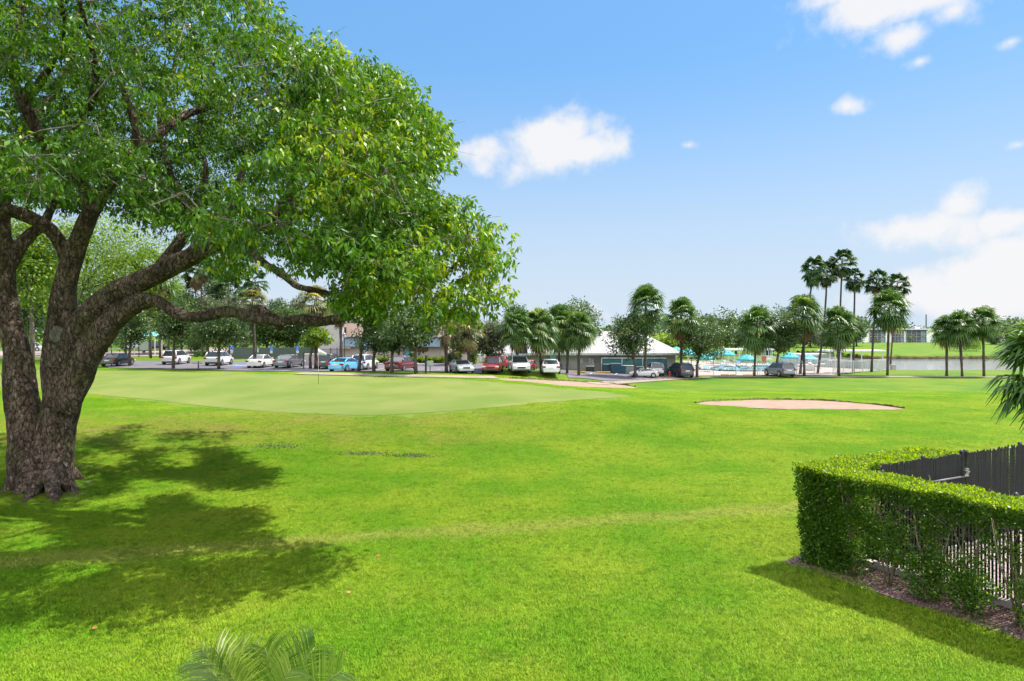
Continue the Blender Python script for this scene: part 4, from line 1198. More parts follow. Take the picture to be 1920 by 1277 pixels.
for Mx, xs, dz_ in ((Mx1, (0.0, 2.2, 4.4, 6.4), -.2), (Mx2, (1.45, 2.84, 2.98, 5.2, 7.4), -.03)):
    for x in xs:
        mb = MB(); c = Mx @ Vector((x, .05, 0)); mb.lathe([(.034, 0), (.034, 2.14 + dz_), (.046, 2.145 + dz_), (.046, 2.17 + dz_), (.03, 2.2 + dz_), (.005, 2.215 + dz_)], 10, c=c)
        mb.build('post', M['black'], fence, smooth=True)
mb = MB()
for k in range(5):
    c = Mx2 @ Vector((2.72 + .04 * (k % 3), -.1, 1.66 + .03 * k)); mb.box(c.x - .035, c.x + .035, c.y - .03, c.y + .03, c.z, c.z + .025)
mb.build('gate_latch', M['alloy'], fence)
mb = MB(); Mk = Matrix.Translation((FC.x, FC.y, 0))
mb.box(-.3, 6.6, -.12, .06, -.05, .14, 0, Mk @ Matrix.Rotation(a1, 4, 'Z'))
mb.box(.08, 7.6, -.06, .10, -.05, .13, 0, Mk @ Matrix.Rotation(a2, 4, 'Z'))
tag(mb.build('kerb', M['concrete'], bevel=.01), kind='structure')
c0 = Vector((FC.x, FC.y)) + N1 * .07
quad_sheet('paved_yard', [tuple(c0 + F1 * .1), tuple(c0 + F1 * 6.6), tuple(c0 + F1 * 6.6 + F2 * 7.6), tuple(c0 + F2 * 7.6 + F1 * .1)], pmat('yard_paving', (.32, .26, .25), (.27, .22, .21), 1.2, .9, spec=.1), .05, 14)

# young feather palm right below the camera
fp = thing('feather_palm', 'young feather palm with pale new fronds at the bottom picture edge', 'palm', onground(505, 6.3))
r3 = np.random.default_rng(9)
bz = fp.location.z
def frond(name, tip_px, tip_py, seed, nleaf=36, side_bend=0.0, pale=.5):
    rr = np.random.default_rng(seed)
    tipw = P(tip_px, tip_py + 8, 6.3 + rr.normal(0, .25)) - Vector(fp.location)
    b = Vector((rr.normal(0, .06), rr.normal(0, .06), .35)); 
    mid = b.lerp(tipw, .55) + Vector((-.12 * (1 if tipw.x > 0 else -1), 0, .18))
    ptl = []
    for i in range(13):
        t = i / 12; ptl.append((1 - t) ** 2 * b + 2 * t * (1 - t) * mid + t * t * tipw)
    o = MB().tube(ptl, [.016 * (1 - .8 * i / 12) + .002 for i in range(13)], 6).build(name, pmat('frond_rib', (.16, .2, .05), (.2, .22, .07), 4, .5), fp, smooth=True)
    Vs, Ts = [], []
    for i in range(nleaf):
        t = .34 + .66 * i / (nleaf - 1); f = t * 12; k = min(int(f), 11); p = ptl[k].lerp(ptl[k + 1], f - k); tg = (ptl[k + 1] - ptl[k]).normalized()
        sd_ = tg.cross(Vector((0, -1, .25))).normalized()
        for sg in (1, -1):
            L = .52 * (1 - .55 * abs(t - .62) / .4) * (.9 + .2 * rr.random())
            dv = (tg * .75 + sd_ * sg * .8 + Vector((0, -.1, .1 * rr.normal()))).normalized()
            p1 = p + dv * L * .5; p2 = p1 + (dv + Vector((0, 0, -.45))).normalized() * L * .5
            w = dv.cross(Vector((0, -1, .3))).normalized() * .008
            Vs += [p - w * .5, p + w * .5, p1 + w, p1 - w, p1 - w, p1 + w, p2 + w * .1, p2 - w * .1]
            tt = float(np.clip(pale + rr.normal(0, .2), 0, 1)); Ts += [tt] * 8
    V = np.array([tuple(v) for v in Vs]); np_mesh('leaflets', V, np.arange(len(V)).reshape(-1, 4), pl_, o, np.array(Ts))
pl_ = leafmat('feather_leaflet', (.06, .14, .015), (.2, .27, .06), (.5, .5, .32), .4, .35, .5)
for i, (tx, ty) in enumerate([(402, 1208), (374, 1232), (440, 1216), (497, 1208), (590, 1206), (640, 1250), (424, 1250), (545, 1246)]):
    frond('frond', tx, ty, 40 + i, 36, pale=(.5, .5, .6, .35, .15, .3, .45, .3)[i])
mb = MB()
for k in range(5): mb.tube([(r3.normal(0, .08), r3.normal(0, .08), -.05), (r3.normal(0, .05), r3.normal(0, .05), .45)], [.03, .02], 7)
mb.build('stem', M['palm_bark'], fp, smooth=True)

# ------------------------------------------------------------------ grass: countless blades near the camera
def patch(name, n, size, hmin, hmax, wd, seed):
    r_ = np.random.default_rng(seed)
    rr_ = np.sqrt(r_.random(n)) * size / 2; aa = r_.uniform(0, 2 * np.pi, n)
    p = np.column_stack([rr_ * np.cos(aa), rr_ * np.sin(aa), np.full(n, -.006)])
    h = r_.uniform(hmin, hmax, n); a = r_.uniform(0, 2 * np.pi, n); ln = np.abs(r_.normal(.45, .35, n)) * h
    d = np.column_stack([np.cos(a), np.sin(a), np.zeros(n)]); s = np.column_stack([-np.sin(a + r_.normal(0, .8, n)), np.cos(a), np.zeros(n)])
    w = wd * r_.uniform(.6, 1.3, n)[:, None]
    m = p + d * ln[:, None] * .35 + np.array([0, 0, 1]) * h[:, None] * .62
    t = p + d * ln[:, None] + np.array([0, 0, 1]) * h[:, None] * .95
    V = np.stack([p - s * w, p + s * w, m + s * w * .8, t, m - s * w * .8], 1).reshape(-1, 3)
    i5 = np.arange(n) * 5
    Q = np.concatenate([np.column_stack([i5, i5 + 1, i5 + 2, i5 + 4]), np.column_stack([i5 + 4, i5 + 2, i5 + 3, i5 + 3])])
    # triangles only, to stay simple
    T = np.concatenate([np.column_stack([i5, i5 + 1, i5 + 2]), np.column_stack([i5, i5 + 2, i5 + 4]), np.column_stack([i5 + 4, i5 + 2, i5 + 3])])
    tone = np.repeat(np.clip(r_.normal(.5, .22, n), 0, 1), 5)
    o = np_mesh(name, V, T, M['blade'], None, tone)
    COL.objects.unlink(o)
    return o
protos = [patch('grass_tuft_patch', 11000, 1.7, .02, .055, .0045, 1), patch('grass_tuft_patch', 11000, 1.7, .018, .07, .0045, 2)]
rng = np.random.default_rng(21)
gs = []
step = .85
BUSH = [off2(-.3, -.3), off2(7.6, -.3), tuple(c0 + F1 * 7.6 + F2 * 8), tuple(c0 + F2 * 8), off2(4.6, .0, F2, N2), off2(-.1, -.1, F2, N2)]
for y in np.arange(6.5, 58, step):
    xm = .86 * y + 1.5
    for x in np.arange(-xm, xm, step):
        px_, py_ = x + rng.uniform(-.3, .3), y + rng.uniform(-.3, .3)
        gs.append((px_, py_))
gs = np.array(gs)
GX = [tuple(gc + (np.array(p) - gc) * (1 + .9 / np.linalg.norm(np.array(p) - gc))) for p in GREEN]
bad = inpoly(BUSH, gs[:, 0], gs[:, 1]) | inpoly(GX, gs[:, 0], gs[:, 1]) | inpoly(BUNK_R, gs[:, 0], gs[:, 1]) | inpoly(BUNK_B, gs[:, 0], gs[:, 1])
for dx, dy in ((.5, 0), (-.5, 0), (0, .5), (0, -.5)):
    bad |= inpoly(BUSH, gs[:, 0] + dx, gs[:, 1] + dy) | inpoly(BUNK_R, gs[:, 0] + dx, gs[:, 1] + dy)
gs = gs[~bad]
gz_ = Hn(gs[:, 0], gs[:, 1])
me = bpy.data.meshes.new('grass')
me.from_pydata([(x, y, z) for (x, y), z in zip(gs, gz_)], [], [])
at = me.attributes.new('turn', 'FLOAT_VECTOR', 'POINT')
e_ = .3
tx = (Hn(gs[:, 0] + e_, gs[:, 1]) - gz_) / e_; ty = (Hn(gs[:, 0], gs[:, 1] + e_) - gz_) / e_
rot = []
for i in range(len(gs)):
    nrm_ = Vector((-tx[i], -ty[i], 1)).normalized()
    q_ = Vector((0, 0, 1)).rotation_difference(nrm_) @ Quaternion((0, 0, 1), rng.uniform(0, 6.283))
    rot += list(q_.to_euler())
at.data.foreach_set('vector', rot)
at = me.attributes.new('size', 'FLOAT', 'POINT'); at.data.foreach_set('value', [min(1.35, max(.75, rng.normal(1, .12))) for _ in gs])
at = me.attributes.new('which', 'INT', 'POINT'); at.data.foreach_set('value', [int(v) for v in rng.integers(0, 2, len(gs))])
grass = bpy.data.objects.new('grass', me); COL.objects.link(grass)
tag(grass, 'bright green mown lawn grass of the foreground', 'grass', kind='stuff')
ng = bpy.data.node_groups.new('grass', 'GeometryNodeTree')
ng.interface.new_socket('Geometry', in_out='INPUT', socket_type='NodeSocketGeometry'); ng.interface.new_socket('Geometry', in_out='OUTPUT', socket_type='NodeSocketGeometry')
gi = ng.nodes.new('NodeGroupInput'); go = ng.nodes.new('NodeGroupOutput')
iop = ng.nodes.new('GeometryNodeInstanceOnPoints'); g2i = ng.nodes.new('GeometryNodeGeometryToInstance')
for pr in protos:
    oi = ng.nodes.new('GeometryNodeObjectInfo'); oi.inputs['Object'].default_value = pr
    ng.links.new(oi.outputs['Geometry'], g2i.inputs[0])
def named(nm, ty):
    n_ = ng.nodes.new('GeometryNodeInputNamedAttribute'); n_.data_type = ty; n_.inputs['Name'].default_value = nm
    return n_.outputs['Attribute']
ng.links.new(gi.outputs[0], iop.inputs['Points']); ng.links.new(g2i.outputs[0], iop.inputs['Instance'])
iop.inputs['Pick Instance'].default_value = True
ng.links.new(named('which', 'INT'), iop.inputs['Instance Index'])
ng.links.new(named('turn', 'FLOAT_VECTOR'), iop.inputs['Rotation'])
ng.links.new(named('size', 'FLOAT'), iop.inputs['Scale'])
ng.links.new(iop.outputs[0], go.inputs[0])
md = grass.modifiers.new('grass', 'NODES'); md.node_group = ng
print('GRASS PATCHES', len(gs))
# low dark weeds in the lawn
rng = np.random.default_rng(5)
PV, PT = [], []
for (px, py, wx, wy) in ((520, 838, 1.5, .55), (675, 852, 1.3, .35), (770, 856, 1.3, .35), (140, 880, .5, .3)):
    g = G(px, py); n = 420 if wx > .6 else 150
    p = np.column_stack([g.x + rng.normal(0, wx * .4, n), g.y + rng.normal(0, wy * .5, n), np.full(n, g.z + .03)])
    d_ = unit(rng.normal(size=(n, 3)) + np.array([0, 0, .5]))
    V, Q = leaf_arrays(p, d_, np.full(n, .09), np.full(n, .05), rng); PV.append(V)
V = np.concatenate(PV)
tag(np_mesh('weeds', V, np.arange(len(V)).reshape(-1, 4), leafmat('weed_leaf', (.07, .10, .03), (.13, .17, .05), (.25, .23, .12), .2, .7), None, rng.random(len(V))), 'dark weed patches in the lawn', 'weeds', kind='stuff')
# a few fallen leaves
for i, (px, py, lb) in enumerate([(706, 1048, 'orange fallen leaf right of the tree shadow tip'), (650, 1118, 'orange fallen leaf below the tree shadow tip'), (172, 1186, 'small orange leaf at the near edge of the tree shadow'), (345, 1010, 'dry brown leaf in the middle of the tree shadow')]):
    g = G(px, py) + Vector((0, 0, .07))
    V, Q = leaf_arrays(np.zeros((1, 3)), np.array([[.8, .5, .1]]), np.array([.09]), np.array([.055]), rng)
    o = np_mesh('fallen_leaf', V, Q, pmat('dry_leaf', (.45, .14, .03), (.3, .12, .05), 9, .7)); o.location = g
    tag(o, lb, 'leaf', 'fallen leaves on the lawn')
# ------------------------------------------------------------------ buildings
def Xp(px, d): return (px - CX) / F * d
def Zp(py, d): return CH - (py - HY) / F * d
stucco = pmat('stucco', (.52, .45, .38), (.46, .40, .34), .6, .9, .15, 12, spec=.2)
stuccog = pmat('grey_stucco', (.47, .45, .42), (.41, .39, .37), .6, .9, .15, 12, spec=.2)
peach = pmat('peach_stucco', (.66, .47, .38), (.6, .43, .35), .6, .9, .1, 12, spec=.2)
bluemetal = pmat('blue_roof_metal', (.055, .085, .115), (.07, .10, .135), .8, .75, spec=.15)
teal = pmat('teal_canvas', (.03, .27, .31), (.04, .31, .35), 1.2, .7, spec=.3)
tealdk = pmat('teal_screen', (.022, .12, .135), (.03, .145, .16), .9, .6)
d = 84.0
gz0 = .55
club = thing('clubhouse', 'tan two storey clubhouse with dark blue metal awning band and upper peach wall', 'building', (Xp(740, d), d, gz0))
def bx(parent, name, mat_, px0, px1, py0, py1, d0, d1, bev=0):
    L = parent.location
    mb = MB(); mb.box(Xp(px0, d) - L.x, Xp(px1, d) - L.x, d0 - L.y, d1 - L.y, Zp(py1, d) - L.z, Zp(py0, d) - L.z)
    return mb.build(name, mat_, parent, bevel=bev)
bx(club, 'wall', stucco, 641, 838, 644, 688, 84, 96)
bx(club, 'upper_wall', peach, 645, 833, 606, 634, 85.2, 96)
bx(club, 'wing_wall', stuccog, 598, 641, 600, 688, 83.4, 95)
bx(club, 'parapet', M['white'], 597, 645, 597, 600, 83.2, 95.2)
bx(club, 'roof', stuccog, 645, 790, 592, 606, 87, 96)
for a, b_ in ((647, 662), (690, 705), (740, 756)):
    w_ = bx(club, 'window', M['window'], a, b_, 596, 605, 86.94, 86.99)
mb = MB(); L = club.location
x0, x1 = Xp(640, d) - L.x, Xp(839, d) - L.x; zt, zb = Zp(632, d) - L.z, Zp(650, d) - L.z
mb.add([(x0, 1.15, zt), (x1, 1.15, zt), (x1, -.9, zb), (x0, -.9, zb), (x0, -.02, zb), (x1, -.02, zb)], [(0, 3, 2, 1), (3, 4, 5, 2), (0, 4, 3), (1, 2, 5)])
k = x0
while k < x1:
    mb.add([(k - .03, 1.14, zt + .05), (k + .03, 1.14, zt + .05), (k + .03, -.92, zb + .05), (k - .03, -.92, zb + .05), (k - .03, -.9, zb - .02), (k + .03, -.9, zb - .02)], [(0, 3, 2, 1), (3, 4, 5, 2)])
    k += .42
mb.build('awning_roof', bluemetal, club)
bx(club, 'soffit', pmat('soffit_cream', (.6, .52, .25), None, 2, .8), 645, 660, 650.5, 653, 83.2, 84.02)
# painted panel round the entrance
bx(club, 'sign_panel', pmat('red_panel', (.32, .05, .06), (.26, .045, .05), 1.5, .6), 755, 803, 651.5, 659, 83.9, 84)
sg_ = bx(club, 'door_surround', M['white'], 757, 776, 660, 684, 83.92, 84)
dr = bx(club, 'door', pmat('teal_door', (.03, .36, .42), (.04, .40, .46), 2, .4), 760, 766.5, 650.5, 684, 83.8, 83.92)
for wx in (757.6, 766.8):
    for wy in (661, 669): bx(club, 'window', M['window'], wx, wx + 2.6, wy, wy + 4.2, 83.86, 83.918)
bx(club, 'notice_board', M['white'], 769, 776, 661, 664.5, 83.8, 83.92)
for wx, wy in ((746.5, 663), (784.5, 663)):
    L_ = bx(club, 'wall_lamp', M['black'], wx, wx + 2.6, wy - 1.8, wy + 2.6, 83.75, 84)
for wx in (745, 785, 799): bx(club, 'vent', M['black'], wx, wx + 2, 650.8, 652, 83.4, 83.98)
# hedge before it
def hedge_row(lb, pxa, pxb, dd, h, w, seed, mat_=None, n=2600, name='low_hedge'):
    rr = np.random.default_rng(seed); a = onground(pxa, dd); b = onground(pxb, dd)
    t = rr.random(n); p = np.array(a)[None] * (1 - t[:, None]) + np.array(b)[None] * t[:, None]
    p[:, 1] += (rr.random(n) - .5) * w; p[:, 2] += rr.random(n) ** .6 * h * (1 + .12 * np.sin(t * 60))
    V, Q = leaf_arrays(p, unit(rr.normal(size=(n, 3)) + np.array([0, -.3, .4])), np.full(n, .32), np.full(n, .2), rr)
    return tag(np_mesh(name, V, Q, mat_ or M['lime_leaf'], None, np.repeat(np.clip(.4 + .2 * rr.normal(size=n), 0, 1), 4)), lb, 'hedge')
hedge_row('low trimmed hedge along the clubhouse wall', 702, 834, 82.4, .75, .9, 1)
hedge_row('rounded shrub beside the clubhouse corner and silver coupe', 838, 851, 80, 1.3, 1.2, 2, M['grey_leaf'], 700, 'shrub')
hedge_row('yellow green shrub by the entrance column', 881, 893, 81.5, 2.0, 1.1, 3, M['lime_leaf'], 700, 'shrub')
hedge_row('dark clipped box shrub by the clubhouse door', 768, 776, 83, 1.2, .8, 4, M['oak_leaf'], 500, 'shrub')
# entrance annexe with teal fascia, column and stairs
d = 86.0
ann = thing('entrance_building', 'small pale entrance building with teal roof band right of the clubhouse', 'building', (Xp(870, d), d, .3))
L = ann.location
bx(ann, 'wall', pmat('pale_pink_wall', (.62, .52, .47), (.56, .48, .44), .8, .9), 838, 886, 656, 692, 86, 95)
bx(ann, 'side_wall', pmat('pale_blue_wall', (.52, .58, .62), (.48, .54, .58), .8, .8), 886.2, 897, 652, 690, 88, 95)
bx(ann, 'fascia', teal, 860, 887, 650, 656.5, 85.5, 95.1)
bx(ann, 'canopy_edge', pmat('blue_edge', (.08, .2, .42), None, 3, .5), 857, 889, 648, 650, 85.3, 95.2)
bx(ann, 'column', peach, 891, 896, 652, 690, 85.6, 86.1)
bx(ann, 'door', M['window'], 849, 855, 664, 688, 85.9, 85.985)
mb = MB()
mb.add([(Xp(857, d) - L.x, -.6, Zp(648, d) - L.z), (Xp(898, d) - L.x, -.6, Zp(648, d) - L.z), (Xp(898, d) - L.x, 9, Zp(640, d) - L.z), (Xp(857, d) - L.x, 9, Zp(640, d) - L.z)], [(0, 1, 2, 3)])
mb.build('roof', peach, ann)
d = 88.0
st_ = thing('staircase', 'pale outdoor staircase with white balustrade behind the red cars', 'staircase', (Xp(915, d), d, .2))
L = st_.location; mb = MB()
for i in range(12):
    xa = Xp(900 + i * 3.2, d) - L.x
    mb.box(xa, xa + .3, -.2, 1.4, -.2, .25 + i * .19)
mb.build('steps', M['deck'], st_)
mb = MB(); mb.tube([(Xp(899, d) - L.x, -.3, 1.3), (Xp(938, d) - L.x, -.3, 3.5)], .06, 6)
for i in range(14):
    xa = Xp(899 + i * 3, d) - L.x; mb.tube([(xa, -.3, .1 + i * .165), (xa, -.3, 1.32 + i * .165)], .035, 5)
mb.build('handrail', M['white'], st_)
mb = MB(); L2 = [(Xp(px, d) - L.x) for px in np.arange(892, 925, 2.0)]
mb.tube([(L2[0], -.9, 1.35), (L2[-1], -.9, 1.35)], .06, 6)
for xa in L2: mb.tube([(xa, -.9, .25), (xa, -.9, 1.35)], .04, 5)
mb.build('balustrade', M['white'], st_)
mb = MB(); mb.box(L2[0] - .3, L2[-1] + .3, -1.0, -.3, -.3, .26); mb.build('landing', M['deck'], st_)
# second pale building behind the stairs
d = 95.0
pb = thing('annex_building', 'pale pink building with blue window behind the stairs and red suv', 'building', (Xp(945, d), d, .2))
bx(pb, 'wall', pmat('rose_wall', (.6, .5, .48), (.55, .46, .44), .8, .9), 912, 978, 640, 690, 95, 104)
w_ = bx(pb, 'window', M['window'], 929, 939, 654, 663, 94.9, 94.99)
bx(pb, 'window_frame', M['white'], 927.5, 940.5, 652.5, 664.5, 94.94, 94.995)
bx(pb, 'parapet', M['white'], 911, 979, 637, 640, 94.8, 104.2)
# pool house: grey siding, white metal hip roof
d = 82.0
ph = thing('pool_house', 'long grey sided pool house under a white metal hip roof', 'building', (Xp(1100, d), d, -.55))
L = ph.location
siding = pmat('grey_siding', (.36, .365, .35), (.30, .305, .295), .7, .8, spec=.3)
mb = MB(); x0, x1 = Xp(926, d) - L.x, Xp(1266, d) - L.x; ze = Zp(664, d) - L.z
mb.box(x0, x1, 0, 11, -.3, ze)
k = x0
while k < x1:
    mb.box(k, k + .045, -.025, .0, 0, ze - .02); k += .4
mb.build('wall', siding, ph)
xo0, xo1 = Xp(916, d) - L.x, Xp(1283, d) - L.x
zr = CH - (621 - HY) / F * 87.6 - L.z
A = [(xo0, -1.1, ze), (xo1, -1.1, ze), (xo1, 12.1, ze), (xo0, 12.1, ze)]
r0, r1 = (Xp(1018, 87.6) - L.x, 5.5, zr), (Xp(1196, 87.6) - L.x, 5.5, zr)
mb = MB(); mb.add(A + [r0, r1] + [(x, y, z - .16) for x, y, z in A],
                  [(0, 1, 5, 4), (1, 2, 5), (2, 3, 4, 5), (3, 0, 4), (0, 6, 7, 1), (1, 7, 8, 2), (2, 8, 9, 3), (3, 9, 6, 0), (6, 9, 8, 7)])
# standing seams
k = xo0 + .4
while k < xo1:
    # front face plane height at x along the slope: clip by the hips
    tmax = 1.0
    if k < r0[0]: tmax = (k - xo0) / (r0[0] - xo0)
    if k > r1[0]: tmax = (xo1 - k) / (xo1 - r1[0])
    mb.add([(k - .02, -1.1, ze + .05), (k + .02, -1.1, ze + .05), (k + .02, -1.1 + 6.6 * tmax, ze + (zr - ze) * tmax + .05), (k - .02, -1.1 + 6.6 * tmax, ze + (zr - ze) * tmax + .05), (k - .02, -1.1, ze - .01), (k + .02, -1.1, ze - .01)], [(0, 1, 2, 3), (4, 5, 1, 0)])
    k += .52
mb.build('roof', pmat('white_roof_metal', (.34, .33, .335), (.30, .29, .295), .5, .5, spec=.4), ph)
bx(ph, 'fascia', M['white'], 916, 1283, 661.4, 664.6, 80.82, 80.9)
for a, b_, c, e_ in ((1086, 1092, 671, 681), (1103, 1108, 671, 680), (1108.5, 1113, 672, 681), (1103, 1114, 681, 688)):
    bx(ph, 'meter_box', stuccog, a, b_, c, e_, 81.75, 81.99)
bx(ph, 'vent', M['black'], 1228, 1236, 669, 675, 81.9, 81.985)
bx(ph, 'ac_unit', pmat('grey_cabinet', (.16, .18, .2), None, 3, .6), 1053, 1062, 682, 696, 80.9, 81.9)
bx(ph, 'noticeboard', pmat('teal_board', (.04, .26, .34), None, 3, .5), 1031, 1041, 664.8, 678, 80.95, 81.05)
bx(ph, 'sign_panel', pmat('dark_red_panel', (.2, .03, .025), None, 2, .6), 941, 949, 664.8, 671, 80.95, 81.05)
# teal screened bin yard in front
d = 80.0
by = thing('bin_enclosure', 'teal screened bin yard with white frame against the pool house', 'enclosure', (Xp(1190, d), d, -.6))
L = by.location
bx(by, 'screen', tealdk, 1131, 1250, 673, 701, 80.75, 80.80)
bx(by, 'side_screen', tealdk, 1247.5, 1248, 673, 701, 79.3, 80.7)
bx(by, 'gate_panel', pmat('teal_gate', (.025, .11, .13), None, 1, .6), 1236, 1247, 673, 702, 79.28, 79.34)
mb = MB()
for px in (1129.5, 1168, 1207, 1250.5): mb.tube([(Xp(px, d) - L.x, .7, -.1), (Xp(px, d) - L.x, .7, Zp(671.5, d) - L.z)], .06, 6)
mb.tube([(Xp(1129.5, d) - L.x, .7, Zp(672, d) - L.z), (Xp(1250.5, d) - L.x, .7, Zp(672, d) - L.z)], .05, 6)
mb.build('frame', M['white'], by)
GB = 'bins in the teal yard'
binm = {'blue': pmat('blue_plastic', (.012, .06, .11), (.018, .08, .13), 2, .5), 'grey': pmat('grey_plastic', (.36, .36, .35), (.28, .28, .28), 2, .6), 'teal': pmat('teal_plastic', (.02, .14, .17), None, 2, .5)}
for px, w, h, m, lb, lz in ((1139, 1.1, 1.1, 'blue', 'blue wheeled bin at the left end of the teal yard', 0), (1153.5, 1.3, 1.25, 'blue', 'larger dark blue bin standing proud of the teal yard', -.4), (1167, .8, 1.0, 'teal', 'teal bin beside the grey bin', 0), (1180, 1.4, 1.05, 'grey', 'pale grey bin in the teal yard', .1), (1198, 1.0, 1.0, 'blue', 'blue bin behind the oak trunk in the teal yard', 0)):
    g = onground(px, 79.7 + lz)
    t = thing('wheeled_bin', lb, 'bin', g, 0, GB)
    mb = MB(); a = w / 2
    mb.add([(-a * .85, -.4, .1), (a * .85, -.4, .1), (a * .85, .4, .1), (-a * .85, .4, .1), (-a, -.5, h), (a, -.5, h), (a, .5, h), (-a, .5, h)], [(0, 3, 2, 1), (4, 5, 6, 7), (0, 1, 5, 4), (1, 2, 6, 5), (2, 3, 7, 6), (3, 0, 4, 7)])
    mb.build('body', binm[m], t)
    mb = MB(); mb.box(-a - .04, a + .04, -.56, .54, h + .002, h + .07); mb.tube([(-a, .56, h + .03), (a, .56, h + .03)], .04, 6); mb.build('lid', binm[m] if m != 'blue' else M['alloy'], t)
    for sx in (-1, 1):
        mb = MB(); mb.tube([(sx * (a * .8), .42, .1), (sx * (a * .8 + .06), .42, .1)], .1, 10); mb.build('wheel', M['rubber'], t)
# far flats across the lake
def flats(name, lb, px0, px1, d_, ytop, ybase, units, seed):
    s = d_ / F; x0, x1 = Xp(px0, d_), Xp(px1, d_); zt, zb = Zp(ytop, d_), Zp(ybase, d_)
    t = thing(name, lb, 'building', ((x0 + x1) / 2, d_, zb)); L = t.location; W_ = x1 - x0; h = zt - zb
    fl = pmat('flat_white', (.86, .86, .86), (.8, .8, .81), .2, .8); dk = pmat('flat_dark', (.055, .055, .075), (.08, .08, .10), .4, .5)
    mb = MB(); mb.box(-W_ / 2, W_ / 2, 0, 14, -1.5, h); mb.build('wall', fl, t)
    mb = MB(); mb.box(-W_ / 2 - .4, W_ / 2 + .4, -.5, 14.4, h + .004, h + .35); mb.build('roof', fl, t)
    for a, b_ in units:
        xa, xb = Xp(a, d_) - L.x, Xp(b_, d_) - L.x
        for zl in (.15, h * .5):
            f = MB().box(xa, xb, -.25, -.004, zl, zl + h * .44).build('porch_screen', dk, t)
            m2 = MB(); w = (xb - xa)
            for k in range(5): m2.box(xa + w * k / 4 - .1, xa + w * k / 4 + .1, -.32, -.254, zl, zl + h * .44)
            m2.box(xa, xb, -.32, -.254, zl + h * .16, zl + h * .16 + .12); m2.build('mullion', pmat('grey_frame', (.3, .31, .36), None, 3, .6), f)
            m3 = MB().box(xa + w * .72, xa + w * .95, -.30, -.256, zl + .1, zl + h * .38); m3.build('pane', pmat('pale_pane', (.22, .3, .34), (.16, .22, .26), .4, .15), f)
        mb = MB().box(xa - .2, xb + .2, -.9, -.01, h * .93, h * 1.0); mb.build('awning', dk, t)
    return t
flats('apartment_block', 'long low white two storey flats with dark screened porches across the lake', 1620, 1750, 240, 618, 643.5, [(1630, 1659), (1672, 1694), (1699, 1736)], 1)
flats('apartment_block', 'partly hidden grey flats behind the three lakeside palms', 1757, 1900, 262, 621, 641, [(1760, 1778), (1790, 1812), (1822, 1846)], 2)
# tiny roof vents on the long block
for px in (1650, 1690, 1720):
    g = P(px, 615.5, 246); t = MB().box(-.7, .7, -.5, .5, -.9, .6).build('roof_unit', M['white']); t.location = g; tag(t, 'small white roof unit on the far flats', 'roof unit', 'roof units on the far flats')
mast = thing('chimney_mast', 'thin tall mast standing beyond the far flats', 'mast', onground(1736.5, 330))
mb = MB(); mb.tube([(0, 0, -2), (0, 0, 3.9 + 330 / F * 33)], [.36, .28], 8); mb.build('mast_pole', pmat('mast_grey', (.16, .13, .14), None, 1, .7), mast)
for px, dd, h, w, lb in ((1640, 226, 1.4, 3.0, 'clipped round bush before the left porch of the far flats'), (1706, 232, 2.6, 2.4, 'bush before the right porch of the far flats'), (1755, 234, 1.0, 3.6, 'low bush at the corner of the far flats')):
    s = F / dd; hedge_row(lb, px - w / 2 * s, px + w / 2 * s, dd, h, 1.6, px, M['oak_leaf'], 320, 'bush')
hedge_row('dark green reed bed on the far bank, left half', 1789, 1812, 168, 3.0, 4, 61, M['oak_leaf'], 1400, 'reed_bush')
hedge_row('bright green reed bed on the far bank, right half', 1813, 1838, 168, 3.2, 4, 62, M['lime_leaf'], 1400, 'reed_bush')
# dark windscreen fence at the back of the car park
wf = thing('windscreen_fence', 'long dark grey green windscreen fence at the back of the car park', 'fence', onground(520, 97))
L = wf.location
mb = MB(); mb.box(Xp(436, 97) - L.x, Xp(602, 97) - L.x, 0, .04, 0, 1.75); mb.build('screen', pmat('windscreen', (.065, .085, .082), (.08, .10, .096), .5, .8), wf)
for px in np.arange(436, 603, 18.4):
    mb = MB(); mb.tube([(Xp(px, 97) - L.x, .09, -.1), (Xp(px, 97) - L.x, .09, 1.85)], .04, 6); mb.build('post', M['black'], wf)
gf = thing('metal_gate', 'thin black metal gate and fence against the grey clubhouse wing', 'gate', onground(615, 82))
L = gf.location; mb = MB()
for px in np.arange(595, 637, 1.3): mb.tube([(Xp(px, 82) - L.x, 0, 0), (Xp(px, 82) - L.x, 0, 1.9)], .012, 4)
mb.build('bars', M['black'], gf)
mb = MB()
for px in (595, 620, 632, 637): mb.tube([(Xp(px, 82) - L.x, 0, 0), (Xp(px, 82) - L.x, 0, 2.1)], .05, 6)
for z in (.9, 1.9): mb.tube([(Xp(595, 82) - L.x, 0, z), (Xp(637, 82) - L.x, 0, z)], .03, 5)
mb.build('frame', M['black'], gf)
ub = thing('utility_box', 'tan utility enclosure behind two posts left of the black suv', 'utility box', onground(585, 78), .1)
mb = MB(); mb.box(-.85, .85, -.5, .5, 0, 1.35); mb.build('body', stuccog, ub, bevel=.03)
mb = MB(); mb.box(-.92, .92, -.57, .57, 1.352, 1.44); mb.build('lid', stucco, ub, bevel=.02)
mb = MB(); mb.box(.25, .40, -.53, -.505, .75, .9); mb.build('label_plate', M['white'], ub)

